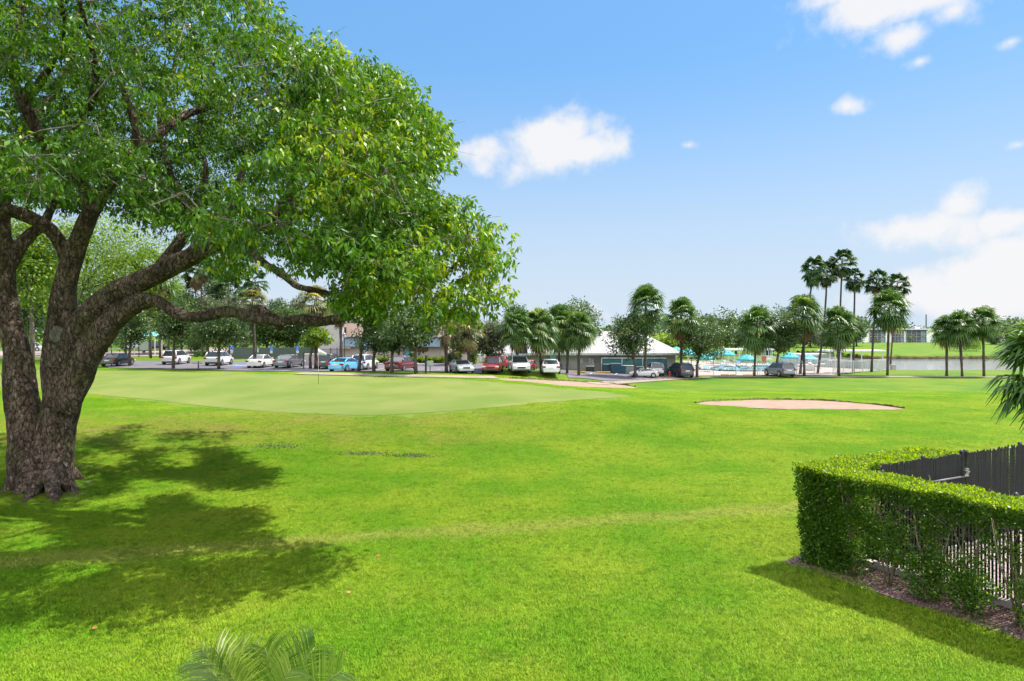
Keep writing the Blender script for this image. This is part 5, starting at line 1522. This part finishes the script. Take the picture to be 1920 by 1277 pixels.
# ------------------------------------------------------------------ cars
def car_mesh_sets(kind):
    """returns profile of the lower body, greenhouse, size"""
    if kind == 'saloon':
        return dict(L=4.75, W=1.84, hood=[(-.5, .62), (-.485, .92), (-.36, 1.02), (-.30, 1.02), (.2, .98), (.26, .96), (.44, .80), (.5, .60)], gh=(-.36, .24, -.19, .07), top=1.45, wr=.33)
    if kind == 'coupe':
        return dict(L=4.3, W=1.86, hood=[(-.5, .6), (-.48, .90), (-.36, .98), (-.28, 1.0), (.15, .92), (.22, .90), (.42, .74), (.5, .52)], gh=(-.40, .20, -.20, .02), top=1.34, wr=.33)
    if kind == 'suv':
        return dict(L=4.6, W=1.88, hood=[(-.5, .7), (-.49, 1.0), (-.44, 1.10), (-.3, 1.12), (.2, 1.08), (.26, 1.06), (.45, .94), (.5, .68)], gh=(-.475, .25, -.40, .08), top=1.70, wr=.37)
    if kind == 'hatch':
        return dict(L=4.2, W=1.80, hood=[(-.5, .68), (-.49, .98), (-.45, 1.04), (-.3, 1.05), (.2, 1.02), (.27, .99), (.45, .86), (.5, .62)], gh=(-.475, .27, -.39, .09), top=1.60, wr=.34)
    if kind == 'pickup':
        return dict(L=5.6, W=2.0, hood=[(-.5, .7), (-.495, 1.15), (-.4, 1.18), (-.05, 1.18), (.2, 1.16), (.28, 1.14), (.46, 1.05), (.5, .75)], gh=(-.06, .26, -.03, .14), top=1.86, wr=.40)
def paint(name, c, met=.0):
    return pmat(name, c, tuple(v * .92 for v in c), .8, .28, spec=.6, coat=.6, metal=met)
def car(name, label, px, py, ang, kind, paintm, group=None, scale=1.0, rear=True, dd=None, rack=False):
    g = G(px, py) if dd is None else onground(px, dd)
    t = thing(name, label, 'car' if kind != 'pickup' else 'pickup truck', g + Vector((0, 0, .09)), R(ang), group)
    t.scale = (scale,) * 3
    K = car_mesh_sets(kind); L, W_, wr = K['L'], K['W'], K['wr']; hw = W_ / 2
    mb = MB(); st = []; hp = K['hood']
    xs = [-.5, -.493, -.47, -.44, -.36, -.3, -.2, -.05, .1, .2, .26, .36, .44, .475, .494, .5]
    def top(u):
        for (a, za), (b, zb) in zip(hp, hp[1:]):
            if a <= u <= b: return za + (zb - za) * (u - a) / (b - a)
        return hp[-1][1]
    n = 12
    for u in xs:
        zt = top(u); e = abs(u) * 2
        w = hw * (1 - .16 * max(0, (e - .78) / .22) ** 2); zb = .2 + .12 * max(0, (e - .86) / .14)
        half = [(w * .86, zb), (w * .985, zb + .12), (w, zb + (zt - zb) * .5), (w * .985, zb + (zt - zb) * .78), (w * .93, zt - .035), (w * .80, zt)]
        ring = [(u * L, y, z) for y, z in half] + [(u * L, -y, z) for y, z in reversed(half)]
        st.append(ring)
    vs = [v for r_ in st for v in r_]; fs = []
    for i in range(len(xs) - 1):
        for k in range(n):
            a, b = i * n + k, i * n + (k + 1) % n
            fs.append((a, a + n, b + n, b))
    fs.append(tuple(range(n))); fs.append(tuple((len(xs) - 1) * n + k for k in range(n - 1, -1, -1)))
    mb.add(vs, fs)
    body = mb.build('body', paintm, t, smooth=True)
    try:
        body.data.set_sharp_from_angle(angle=R(38))
    except Exception: pass
    b0, b1, t0, t1 = [v * L for v in K['gh']]
    zt = K['top']; zb0, zb1 = top(K['gh'][0]) - .03, top(K['gh'][1]) - .03
    wb, wt = hw * .90, hw * .70
    mb = MB(); V8 = [(b0, -wb, zb0), (b1, -wb, zb1), (b1, wb, zb1), (b0, wb, zb0), (t0, -wt, zt - .03), (t1, -wt, zt - .03), (t1, wt, zt - .03), (t0, wt, zt - .03)]
    mb.add(V8, [(0, 1, 5, 4), (1, 2, 6, 5), (2, 3, 7, 6), (3, 0, 4, 7), (4, 5, 6, 7)])
    mb.build('windows', M['glass'], t)
    mb = MB()
    a = .05
    mb.add([(t0 - a, -wt - .01, zt - .05), (t1 + a, -wt - .01, zt - .05), (t1 + a, wt + .01, zt - .05), (t0 - a, wt + .01, zt - .05), (t0 + .18, -wt * .8, zt + .02), (t1 - .18, -wt * .8, zt + .02), (t1 - .18, wt * .8, zt + .02), (t0 + .18, wt * .8, zt + .02)],
           [(0, 3, 2, 1), (4, 5, 6, 7), (0, 1, 5, 4), (1, 2, 6, 5), (2, 3, 7, 6), (3, 0, 4, 7)])
    mb.build('roof', paintm, t, smooth=True)
    for s in (-1, 1):
        for (x0, z0, x1, r_) in ((b0, zb0, t0, .065), (b1, zb1, t1, .042)):
            MB().tube([(x0, s * wb, z0), (x1, s * wt, zt - .04)], r_, 6).build('pillar', paintm, t, smooth=True)
        xm = (b0 + b1) * .5 + .1; MB().tube([(xm, s * (wb + .005), (zb0 + zb1) / 2), ((t0 + t1) * .5, s * (wt + .012), zt - .05)], .028, 6).build('pillar', M['black'], t, smooth=True)
    for sx in (-.31, .31):
        for s in (-1, 1):
            wx, wy = sx * L, s * (hw - .1)
            Mw = Matrix.Translation((wx, wy, wr)) @ Matrix.Rotation(R(90) * s, 4, 'X')
            q_ = MB(); q_.lathe([(wr * .62, -.125), (wr * .92, -.125), (wr, -.09), (wr, .06), (wr * .92, .1), (wr * .62, .1)], 20)
            m2 = MB(); m2.add([Mw @ Vector(v) for v in q_.v], q_.f); wh = m2.build('wheel', M['rubber'], t, smooth=True)
            q_ = MB(); q_.lathe([(wr * .64, -.128), (wr * .5, -.115), (wr * .18, -.10), (.02, -.12)], 14)
            m2 = MB(); m2.add([Mw @ Vector(v) for v in q_.v], q_.f); m2.build('rim', M['alloy'], wh)
            # dark arch
            m2 = MB(); mA = MB(); mA.lathe([(wr * 1.16, -.0), (wr * 1.16, .006)], 20); Ma = Matrix.Translation((wx, s * (hw + .001), wr + .01)) @ Matrix.Rotation(R(90) * s, 4, 'X')
            m2.add([Ma @ Vector((v[0], v[1], -v[2])) for v in mA.v], mA.f); m2.build('wheel_arch', M['rubber'], t)
    zl = top(-.47) - .14
    for s in (-1, 1):
        mb = MB(); mb.box(-L * .503, -L * .455, s * hw * .60, s * hw * .97, zl - .09, zl + .07); mb.build('taillight', M['taillight'], t)
        zf = top(.46) - .1
        mb = MB(); mb.box(L * .445, L * .497, s * hw * .56, s * hw * .93, zf - .10, zf + .04); mb.build('headlight', M['headlight'], t)
        mb = MB(); mb.box(b1 - .35, b1 - .18, s * (wb + .04), s * (wb + .24), zb1 + .02, zb1 + .17); mb.build('mirror', paintm, t, bevel=.03)
    mb = MB(); mb.box(-L * .506, -L * .49, -.26, .26, .62, .76) if kind != 'suv' else mb.box(-L * .506, -L * .49, -.26, .26, .76, .9)
    mb.build('number_plate', M['plate'], t)
    for u, nm in ((-.5, 'rear_bumper'), (.475, 'front_bumper')):
        mb = MB(); mb.box(u * L - .012, u * L + L * .03, -hw * .84, hw * .84, .24, .44); mb.build(nm, M['black'] if kind in ('suv', 'hatch', 'pickup') else paintm, t, bevel=.04)
    mb = MB(); mb.box(L * .496, L * .507, -hw * .42, hw * .42, .5, .66); mb.build('grille', M['black'], t)
    if kind in ('suv',):
        for s in (-1, 1):
            mb = MB(); mb.tube([(t0, s * wt * .85, zt + .07), (t1 - .1, s * wt * .85, zt + .07)], .022, 6); mb.build('roof_rail', M['black'], t)
    if kind == 'pickup':
        mb = MB(); mb.box(-L * .48, -L * .09, -hw * .8, hw * .8, 1.19, 1.2); mb.build('bed', M['black'], t)
    return t
PT = {k: paint(k + '_car_paint', c, m) for k, c, m in [('white', (.56, .56, .56), 0), ('pearl', (.52, .52, .52), 0), ('black', (.012, .012, .014), 0), ('grey', (.10, .11, .125), .2), ('blue', (.10, .40, .72), .1),
      ('maroon', (.12, .012, .016), .1), ('silver', (.42, .44, .48), .3), ('red', (.36, .02, .025), 0), ('slate', (.19, .21, .25), .3), ('night', (.025, .03, .04), .1)]}
CG = 'cars parked in the left car park'
car('parked_car', 'black saloon at the far left of the car park, red tail lights showing', 221, 686.5, 94, 'saloon', PT['black'], CG)
car('parked_car', 'white crossover with tinted rear glass behind the oak left of the white hatchback', 331, 683.5, 96, 'suv', PT['pearl'], CG, 1.02)
car('parked_car', 'white hatchback by the blue accessible bay, dark rear window', 411, 685.5, 92, 'hatch', PT['white'], CG, 1.05)
car('parked_car', 'white saloon left of the dark grey saloon', 490, 689.5, 90, 'saloon', PT['white'], CG, .98)
car('parked_car', 'dark grey saloon in front of the windscreen fence', 543, 689.5, 84, 'saloon', PT['grey'], CG, 1.0)
car('parked_car', 'black suv behind the golf flag', 619, 691.5, 86, 'suv', PT['black'], CG, .95)
car('parked_car', 'bright blue coupe partly hidden by the leaning palm', 650, 696.5, 72, 'coupe', PT['blue'], CG, 1.0)
car('parked_car', 'white suv right of the blue coupe', 684, 693.5, 82, 'suv', PT['white'], CG, .94)
car('parked_car', 'dark red saloon in front of the clubhouse wall', 753, 696, 76, 'saloon', PT['maroon'], CG, 1.0)
CM = 'cars parked by the middle palms'
car('parked_car', 'silver coupe under the yellowing palm by the entrance', 865, 699.5, -70, 'coupe', PT['silver'], CM, .86)
car('parked_car', 'small red hatchback with its bonnet towards the lawn', 924, 699.5, -95, 'hatch', PT['red'], CM, .92)
car('parked_car', 'red suv seen from behind next to the red hatchback', 948, 0, 68, 'suv', PT['red'], CM, .86, dd=76)
car('parked_car', 'white suv with its front to the lawn behind a palm trunk', 973, 699.5, -84, 'suv', PT['white'], CM, .94)
car('parked_car', 'red car end showing behind the white suv', 995, 0, 80, 'hatch', PT['red'], CM, .7, dd=75.5)
car('parked_car', 'white saloon seen from behind between two palm trunks', 1031, 701.5, 90, 'saloon', PT['white'], CM, .94)
CR = 'cars parked by the pool house'
car('parked_car', 'silver suv seen from behind in front of the teal yard', 1228, 704.5, 86, 'suv', PT['silver'], CR, .95)
car('parked_car', 'black suv half behind the palm beside the red hydrant', 1275, 707.5, 98, 'suv', PT['night'], CR, 1.0)
car('parked_car', 'slate grey suv behind the forked oak by the pool fence', 1461, 706, 99, 'suv', PT['slate'], CR, .98)
car('parked_car', 'low white car side on behind the oak and palm trunks', 1206, 708.3, 178, 'coupe', PT['white'], CR, .80)
CF = 'vehicles along the far left street'
car('parked_car', 'dark blue suv beyond the signboard on the street', 293, 0, 10, 'suv', PT['night'], CF, 1.0, dd=146)
car('parked_car', 'grey car on the street left of the signboard', 252, 0, 5, 'saloon', PT['silver'], CF, 1.0, dd=145)
car('pickup_truck', 'white pickup truck seen between the two trunk stems', 58, 0, 8, 'pickup', PT['white'], CF, 1.0, dd=132)
# kayak-like load on the white suv roof
rk = thing('roof_box', 'dark roof box on the white suv behind the palm trunk', 'roof box', G(975, 699.5) + Vector((.3, .4, 1.86)), R(-84))
MB().box(-.7, .7, -.35, .35, 0, .3).build('shell', M['black'], rk, bevel=.12)

# ------------------------------------------------------------------ street furniture and small things
def post_sign(lb, px, py, h, group):
    g = G(px, py); t = thing('parking_sign', lb, 'sign', g, 0, group)
    MB().tube([(0, 0, -.1), (0, 0, h)], .03, 6).build('post', M['black'], t)
    MB().box(-.23, .23, -.05, -.03, h - .55, h + .05).build('plate', pmat('sign_blue', (.03, .16, .48), (.04, .19, .52), 4, .4), t)
    mb = MB(); mb.box(-.16, .16, -.056, -.052, h - .93, h - .58); mb.build('lower_plate', M['white'], t)
    mb = MB(); mb.lathe([(.03, 0), (.03, .004)], 8, c=(0, 0, 0)); v0 = [Vector((v[0] - .02, -.056 - v[2], h - .03 + v[1])) for v in mb.v]
    m2 = MB(); m2.add(v0, mb.f); m2.tube([(-.02, -.056, h - .08), (-.02, -.056, h - .24), (.1, -.056, h - .26), (.13, -.056, h - .40)], .016, 4)
    m2.tube([(-.03 + .12 * math.cos(a), -.056, h - .34 + .12 * math.sin(a)) for a in np.linspace(2.2, 5.6, 9)], .013, 4); m2.build('symbol', M['white'], t)
SGN = 'blue accessible parking signs'
post_sign('blue parking sign by the white hatchback', 435, 681.5, 2.35, SGN)
post_sign('blue parking sign behind the white saloon', 509, 682, 2.3, SGN)
post_sign('blue parking sign behind the dark grey saloon', 558, 682, 2.3, SGN)
post_sign('blue parking sign behind the white suv by the clubhouse', 686, 688.5, 2.45, SGN)
lp = thing('street_lamp', 'black lamp post with glass lantern before the clubhouse', 'street lamp', G(646, 690))
MB().lathe([(.09, -.1), (.09, .25), (.05, .3), (.04, 3.3), (.07, 3.35), (.03, 3.4)], 10).build('post', M['black'], lp, smooth=True)
MB().lathe([(.05, 3.4), (.20, 3.5), (.26, 3.8), (.05, 3.86)], 10).build('lantern', pmat('lamp_glass', (.55, .6, .62), None, 4, .25), lp, smooth=True)
MB().lathe([(.3, 3.81), (.06, 4.0), (.02, 4.08)], 10).build('cap', M['alloy'], lp, smooth=True)
# golf flag
fl = thing('golf_flag', 'white golf flag on a thin pole in the hole of the green', 'flag', G(597, 720))
s = fl.location.y / F
MB().tube([(0, 0, -.05), (0, 0, 66 * s)], .013, 8).build('pole', M['white'], fl)
MB().tube([(0, 0, 0.02), (0, 0, 20 * s)], .016, 8).build('pole_band', M['black'], fl)
mb = MB(); nx_ = 8
for i in range(nx_ + 1):
    u_ = i / nx_; x = u_ * 16 * s; y = .05 * math.sin(u_ * 5); zt = (66 - u_ * 8.5) * s; zb = (54 - u_ * .5) * s
    mb.v += [(x, y, zb), (x, y, zt), (x, y + .006, zb), (x, y + .006, zt)]
for i in range(nx_):
    a = 4 * i; mb.f += [(a, a + 4, a + 5, a + 1), (a + 2, a + 3, a + 7, a + 6), (a + 1, a + 5, a + 7, a + 3), (a, a + 2, a + 6, a + 4)]
mb.m = [0] * len(mb.f); mb.build('cloth', M['white'], fl, smooth=True)
# marker posts in the rough
for px, py, yt, w, lb in [(569.5, 693, 661, .05, 'black post left of the twin posts by the utility box'), (734.5, 698.5, 655, .07, 'tall black post left of the dark red saloon'), (798.5, 701, 668, .08, 'stout black post right of the wide oak'),
                          (372, 693.5, 679, .05, 'short post with a board between two oaks at the green edge'), (480, 691, 659, .04, 'thin twin topped post beside the small palm'), (209, 687, 656, .04, 'thin post beside the big trunk and black saloon'), (256, 0, 0, 0, '')]:
    if w == 0: continue
    g = G(px, py); h = (py - yt) / F * g.y
    t = thing('marker_post', lb, 'post', g, 0, 'thin dark posts along the green')
    mb = MB(); mb.box(-w, w, -w, w, -.1, h); mb.build('shaft', M['black'], t)
    mb = MB(); mb.lathe([(w * 1.5, h + .002), (w * 1.3, h + .05), (.005, h + .09)], 8); mb.build('cap', M['black'], t)
    if px == 372:
        mb = MB(); mb.box(-.75, .45, -.08, .08, h - .16, h - .06); mb.build('board', pmat('weathered_board', (.24, .17, .11), None, 4, .9), t)
    if px == 480:
        for sx in (-.22, .16): MB().box(sx, sx + .1, -.03, .03, h - .1, h + .35).build('top_plate', M['white'], t)
ps = thing('small_sign', 'pale small sign on a post right of the stout black post', 'sign', G(806.5, 701))
MB().box(-.035, .035, -.035, .035, -.1, 1.25).build('post', M['black'], ps)
MB().box(-.30, .30, -.07, -.04, .75, 1.2).build('plate', pmat('pale_sign', (.36, .42, .38), None, 4, .6), ps)
# signboard
d_ = 104
sb = thing('signboard', 'grey shaped signboard on two posts beyond the black saloon', 'signboard', onground(270, d_))
sc_ = d_ / F; zz = lambda py: CH - (py - HY) / F * d_ - sb.location.z
for px in (260.5, 279.5): MB().tube([(Xp(px, d_) - sb.location.x, 0, -.1), (Xp(px, d_) - sb.location.x, 0, zz(636))], .07, 8).build('post', M['black'], sb)
xa, xb = Xp(262, d_) - sb.location.x, Xp(278, d_) - sb.location.x
prof = [(xa, zz(657)), (xb, zz(657)), (xb, zz(642)), (xb * .55, zz(641)), (xb * .4, zz(638.5)), (0, zz(637)), (-xb * .4, zz(638.5)), (-xb * .55, zz(641)), (xa, zz(642))]
n = len(prof); mb = MB(); mb.add([(x, -.05, z) for x, z in prof] + [(x, .05, z) for x, z in prof], [tuple(range(n)), tuple(range(2 * n - 1, n - 1, -1))] + [(i, i + n, (i + 1) % n + n, (i + 1) % n) for i in range(n)])
mb.build('board', pmat('sign_grey', (.40, .42, .42), (.36, .38, .38), 1, .7), sb)
MB().tube([(xa, 0, zz(657.6)), (xb, 0, zz(657.6))], .05, 6).build('rail', M['black'], sb)
# umbrellas
def umbrella(lb, px, py_base, ytop, hw, seed, dd=None, group='teal umbrellas round the pool', label=None, wfr=.26):
    g = G(px, py_base) if dd is None else onground(px, dd)
    t = thing('parasol', lb, 'umbrella', g, seed * .37, group)
    s = g.y / F; zt = CH - (ytop - HY) * s - g.z; r_ = hw * s; ze = zt - r_ * .52
    MB().tube([(0, 0, 0), (0, 0, zt + .08)], .035, 8).build('pole', M['white'], t)
    MB().lathe([(.42, 0), (.42, .07), (.12, .12), (.06, .3)], 14).build('base', M['concrete'], t, smooth=True)
    mb = MB(); n = 8; rings = []
    for rr, f in ((.02, 0), (.35, .22), (.7, .58), (1.0, 1.0)):
        rings.append([(r_ * rr * math.cos(2 * math.pi * k / n), r_ * rr * math.sin(2 * math.pi * k / n), zt - (zt - ze) * f) for k in range(n)])
    rings.append([(x * 1.01, y * 1.01, z - .22) for x, y, z in rings[-1]])
    vs = [v for q_ in rings for v in q_]
    mb.add(vs, [(i * n + k, i * n + (k + 1) % n, (i + 1) * n + (k + 1) % n, (i + 1) * n + k) for i in range(4) for k in range(n)])
    mb.f = [tuple(reversed(f)) for f in mb.f]
    cn = mb.build('canopy', teal, t)
    so = cn.modifiers.new('thick', 'SOLIDIFY'); so.thickness = .015
    for k in range(n):
        a = 2 * math.pi * k / n
        MB().tube([(0, 0, zt - .08), (r_ * .99 * math.cos(a), r_ * .99 * math.sin(a), ze - .03)], .012, 4).build('rib', M['white'], t)
    return t
umbrella('teal umbrella behind the white suv with the palm trunk', 969, 0, 663, 18, 1, 80, group=None)
for i, (px, dd, yt, hw, lb) in enumerate([(1291, 100, 653.5, 19, 'large teal umbrella just right of the pool house roof'), (1268, 104, 650, 11, 'teal umbrella half behind the pool house roof end'), (1324, 94, 662, 18, 'teal umbrella in front, right of the black suv and oak trunk'),
     (1362, 104, 656, 16, 'teal umbrella at the oak edge before the pergola'), (1400, 92, 664, 18, 'teal umbrella left of the dark cabbage palm trunk'), (1345, 112, 655, 14, 'teal umbrella behind the loose leafed oak'),
     (1481, 98, 660.5, 17, 'teal umbrella right of the forked oak trunk'), (1517, 102, 665, 16, 'low teal umbrella under the white flat shelter')]):
    umbrella(lb, px, 0, yt, hw, i + 2, dd)
# pool shelters
def shelter(lb, pxa, pxb, dd, ytop, depth, npost, name='shelter'):
    a, b = Xp(pxa, dd), Xp(pxb, dd); zt = Zp(ytop, dd); g = onground((pxa + pxb) / 2, dd)
    t = thing(name, lb, 'shelter', g); h = zt - g.z; w = b - a
    MB().box(-w / 2, w / 2, -.2, depth, h - .28, h).build('roof', M['white'], t, bevel=.03)
    for k in range(npost):
        for yy in (0.05, depth - .3):
            x = -w / 2 + .4 + (w - .8) * k / (npost - 1)
            MB().tube([(x, yy, -.1), (x, yy, h - .28)], .08, 8).build('post', M['white'], t)
shelter('white pool pergola in front of the dark trees', 1362, 1452, 116, 654.5, 4, 5, 'pergola')
shelter('low white flat roofed shelter behind the leaning slender palm', 1498, 1560, 106, 663.5, 4, 4)
shelter('long white flat roofed shelter at the lake edge', 1552, 1660, 104, 656.5, 3.5, 6)
tw2 = thing('lifeguard_stand', 'white framed stand with an orange red board behind the pool fence', 'stand', onground(1438, 95))
mb = MB()
for x in (-.5, .5):
    for y in (-.4, .4): mb.tube([(x, y, 0), (x * .8, y, 3.1)], .05, 6)
mb.box(-.6, .6, -.5, .5, 1.5, 1.58); mb.box(-.6, .6, -.5, .5, 3.1, 3.18); mb.build('frame', M['white'], tw2)
MB().box(-1.0, -.3, -.55, -.5, 1.0, 2.0).build('rescue_board', pmat('orange_board', (.5, .12, .06), None, 3, .5), tw2)
fpole = thing('flagpole', 'plain white pole rising beside the pool fence behind a palm', 'pole', onground(1566, 93))
MB().lathe([(.09, -.1), (.09, .3), (.06, .32), (.05, 5.4), (.07, 5.42), (.01, 5.5)], 10).build('shaft', M['white'], fpole)
# pool furniture
def lounger_proto(px, dd):
    t = thing('pool_lounger', 'x', 'lounger', onground(px, dd), 0, 'loungers on the pool deck')
    sl = pmat('sling_blue', (.10, .20, .26), (.14, .25, .3), 4, .7)
    mb = MB(); mb.box(-.32, .32, -.95, .35, .36, .40); mb.build('seat', sl, t)
    mb = MB(); mb.add([(-.32, .35, .36), (.32, .35, .36), (.32, .95, .85), (-.32, .95, .85), (-.32, .35, .41), (.32, .35, .41), (.32, .92, .90), (-.32, .92, .90)], [(0, 3, 2, 1), (4, 5, 6, 7), (0, 1, 5, 4), (1, 2, 6, 5), (2, 3, 7, 6), (3, 0, 4, 7)]); mb.build('backrest', sl, t)
    for x in (-.3, .3):
        for y in (-.85, .3): MB().tube([(x, y, 0), (x, y, .37)], .025, 6).build('leg', M['white'], t)
    return t
lo = lounger_proto(1290, 96)
rr = random.Random(4); first = True
SP = [(1290, 96), (1300, 99), (1352, 91), (1365, 105), (1378, 106), (1392, 90.5), (1405, 90), (1384, 104), (1446, 96), (1458, 98), (1470, 95), (1481, 93), (1315, 89), (1328, 88.5), (1494, 97), (1340, 105)]
NM = ['beside the pool house end', 'under the large teal umbrella', 'at the near pool edge', 'beyond the pool, left of the pergola posts', 'beyond the pool under the pergola', 'under the umbrella by the dark palm', 'right beside the dark palm trunk', 'beyond the pool, mid pergola',
      'left of the rescue board', 'right of the rescue board', 'behind the grey suv', 'right of the forked oak trunk', 'left near pool corner by the oak trunk', 'near pool edge right of the oak trunk', 'under the right hand umbrella', 'behind the pool under the oak leaves']
for (px, dd), nm in zip(SP, NM):
    t = lo if first else dup(lo)
    first = False
    t.location = onground(px, dd) + Vector((0, 0, .06)); t.rotation_euler = (0, 0, rr.uniform(-.6, .6) + (1.57 if rr.random() < .4 else 0)); t['label'] = 'blue grey pool lounger ' + nm
tb = thing('pool_table', 'x', 'table', onground(1310, 92), 0, 'white tables on the pool deck')
MB().lathe([(.55, .70), (.57, .72), (.55, .74)], 16).build('tabletop', M['white'], tb, smooth=True)
for k in range(3): MB().tube([(.4 * math.cos(k * 2.1), .4 * math.sin(k * 2.1), 0), (.1 * math.cos(k * 2.1), .1 * math.sin(k * 2.1), .70)], .025, 6).build('leg', M['white'], tb)
first = True
for (px, dd), nm in zip([(1310, 95), (1335, 106), (1375, 91), (1500, 93), (1528, 93), (1540, 96)], ['near the black suv', 'far side of the pool', 'near side of the pool', 'behind the leaning palm foot', 'inside the fence corner', 'near the white pole']):
    t = tb if first else dup(tb); first = False
    t.location = onground(px, dd) + Vector((0, 0, .06)); t['label'] = 'round white pool table ' + nm
gr_ = thing('covered_grill', 'white covered grill cart inside the right end of the pool fence', 'grill', onground(1518, 91))
MB().box(-.7, .7, -.35, .35, .1, .95).build('cover', M['white'], gr_, bevel=.12); MB().lathe([(.36, .952), (.3, 1.15), (.05, 1.28)], 12).build('dome', M['white'], gr_, smooth=True)
# pool fence
def pool_fence(lb, pts, h, name='pool_fence', pitch=.13):
    pts = [Vector((*p, H(*p))) for p in pts]
    t = thing(name, lb, 'fence', pts[0]); o = pts[0]
    mb = MB(); rails = MB(); pitchv = pitch
    for a, b in zip(pts, pts[1:]):
        L_ = (b - a).length; n_ = int(L_ / pitchv); dv = (b - a) / n_
        for k in range(n_):
            p = a + dv * k - o; mb.box(p.x - .011, p.x + .011, p.y - .011, p.y + .011, p.z + .08, p.z + h - .05)
        for z in (.12, h - .16, h): rails.tube([a - o + Vector((0, 0, z)), b - o + Vector((0, 0, z))], .022, 5)
    mb.build('pickets', M['white'], t); rails.build('rails', M['white'], t)
    for a, b in zip(pts, pts[1:]):
        n_ = max(1, round((b - a).length / 2.6))
        for k in range(n_):
            p = a.lerp(b, k / n_) - o
            m2 = MB(); m2.box(p.x - .04, p.x + .04, p.y - .04, p.y + .04, p.z - .1, p.z + h + .06); m2.build('post', M['white'], t)
def gp(px, py): return tuple(G(px, py)[:2])
pool_fence('white picket fence along the front of the pool deck', [gp(1296, 703.5), gp(1380, 704.5), gp(1460, 704.5), gp(1560, 702)], 1.85, pitch=.3)
pool_fence('white picket fence wrapping the right end of the pool deck', [gp(1562, 701.5), gp(1600, 699), gp(1651, 696), tuple(onground(1663, 93)[:2]), tuple(onground(1640, 97)[:2])], 1.7, pitch=.15)
pool_fence('white picket fence along the back of the pool deck', [tuple(onground(1290, 121)[:2]), tuple(onground(1400, 112)[:2]), tuple(onground(1500, 101)[:2]), tuple(onground(1600, 98)[:2])], 1.6, pitch=.3)
pbx = thing('pump_box', 'grey pump box by the lake edge right of the pool fence', 'box', onground(1674.5, 94.5))
MB().box(-.28, .28, -.28, .28, -.05, .75).build('cabinet', M['concrete'], pbx, bevel=.03); MB().box(-.31, .31, -.31, .31, .752, .80).build('lid', M['concrete'], pbx)
# hydrant
hy = thing('fire_hydrant', 'small red fire hydrant left of the black suv', 'hydrant', G(1255.5, 708.5))
hr = pmat('hydrant_red', (.42, .03, .03), (.34, .03, .03), 5, .4)
MB().lathe([(.17, 0), (.17, .06), (.11, .08), (.11, .58), (.15, .6), (.15, .65), (.11, .72), (.03, .82), (.03, .88)], 14).build('barrel', hr, hy, smooth=True)
for a in (0, math.pi):
    MB().tube([(.1 * math.cos(a), 0, .45), (.2 * math.cos(a), 0, .45)], .055, 8).build('nozzle', hr, hy)
# yellow wheel stops
for px, py, w, lb in [(1082, 700, 32, 'yellow wheel stop left of the white pump cart'), (1131, 700.6, 27, 'yellow wheel stop left of the dark blue bin'), (1172, 701, 22, 'yellow wheel stop right of the dark blue bin'),
                      (1359.5, 705.7, 15, 'yellow wheel stop left of the thin post by the path'), (1374.5, 705.9, 11, 'short yellow wheel stop right of the thin post by the path'), (1403, 706.2, 18, 'yellow wheel stop beside the dark cabbage palm foot')]:
    g = G(px, py); wl_ = w / F * g.y / 2
    t = MB().box(-wl_, wl_, -.12, .12, 0, .2).build('wheel_stop', M['yellow'], bevel=.04); t.location = g + Vector((0, 0, .06)); tag(t, lb, 'wheel stop', 'yellow wheel stops')
pc_ = thing('utility_cart', 'dark cart with white top against the pool house wall', 'cart', onground(1106.5, 80.8))
MB().box(-.5, .5, -.3, .3, .12, .62).build('body', M['black'], pc_, bevel=.03); MB().box(-.55, .55, -.34, .34, .64, .72).build('top', M['white'], pc_)
for sx in (-.35, .35): MB().tube([(sx, -.33, .12), (sx, -.37, .12)], .12, 10).build('wheel', M['rubber'], pc_)
# teal bus shelter roof far left
ts = thing('bus_shelter', 'teal roofed shelter beyond the oak on the left', 'shelter', onground(278, 112))
zt = Zp(622, 112) - ts.location.z
MB().add([(-2.1, -1.4, zt - .75), (2.1, -1.4, zt - .75), (2.1, 1.4, zt - .75), (-2.1, 1.4, zt - .75), (-.9, 0, zt), (.9, 0, zt)], [(0, 1, 5, 4), (1, 2, 5), (2, 3, 4, 5), (3, 0, 4), (0, 3, 2, 1)]).build('roof', pmat('teal_roof', (.12, .38, .42), (.16, .44, .48), .6, .5), ts)
for x in (-1.8, 1.8):
    for y in (-1.1, 1.1): MB().tube([(x, y, -.1), (x, y, zt - .75)], .07, 6).build('post', M['white'], ts)
MB().box(-1.5, 1.5, .6, .95, .42, .48).build('bench', M['concrete'], ts)
hedge_row('long low hedge beyond the street on the left', 150, 330, 170, 1.7, 1.6, 71, M['lime_leaf'], 2200)
hedge_row('dark clipped shrub mass left of the windscreen fence', 355, 385, 118, 2.6, 2, 72, M['oak_leaf'], 1600, 'shrub')
hedge_row('low shrub line under the trees left of the white hatchback', 366, 432, 104, .9, 1.2, 73, M['oak_leaf'], 1000, 'shrub')
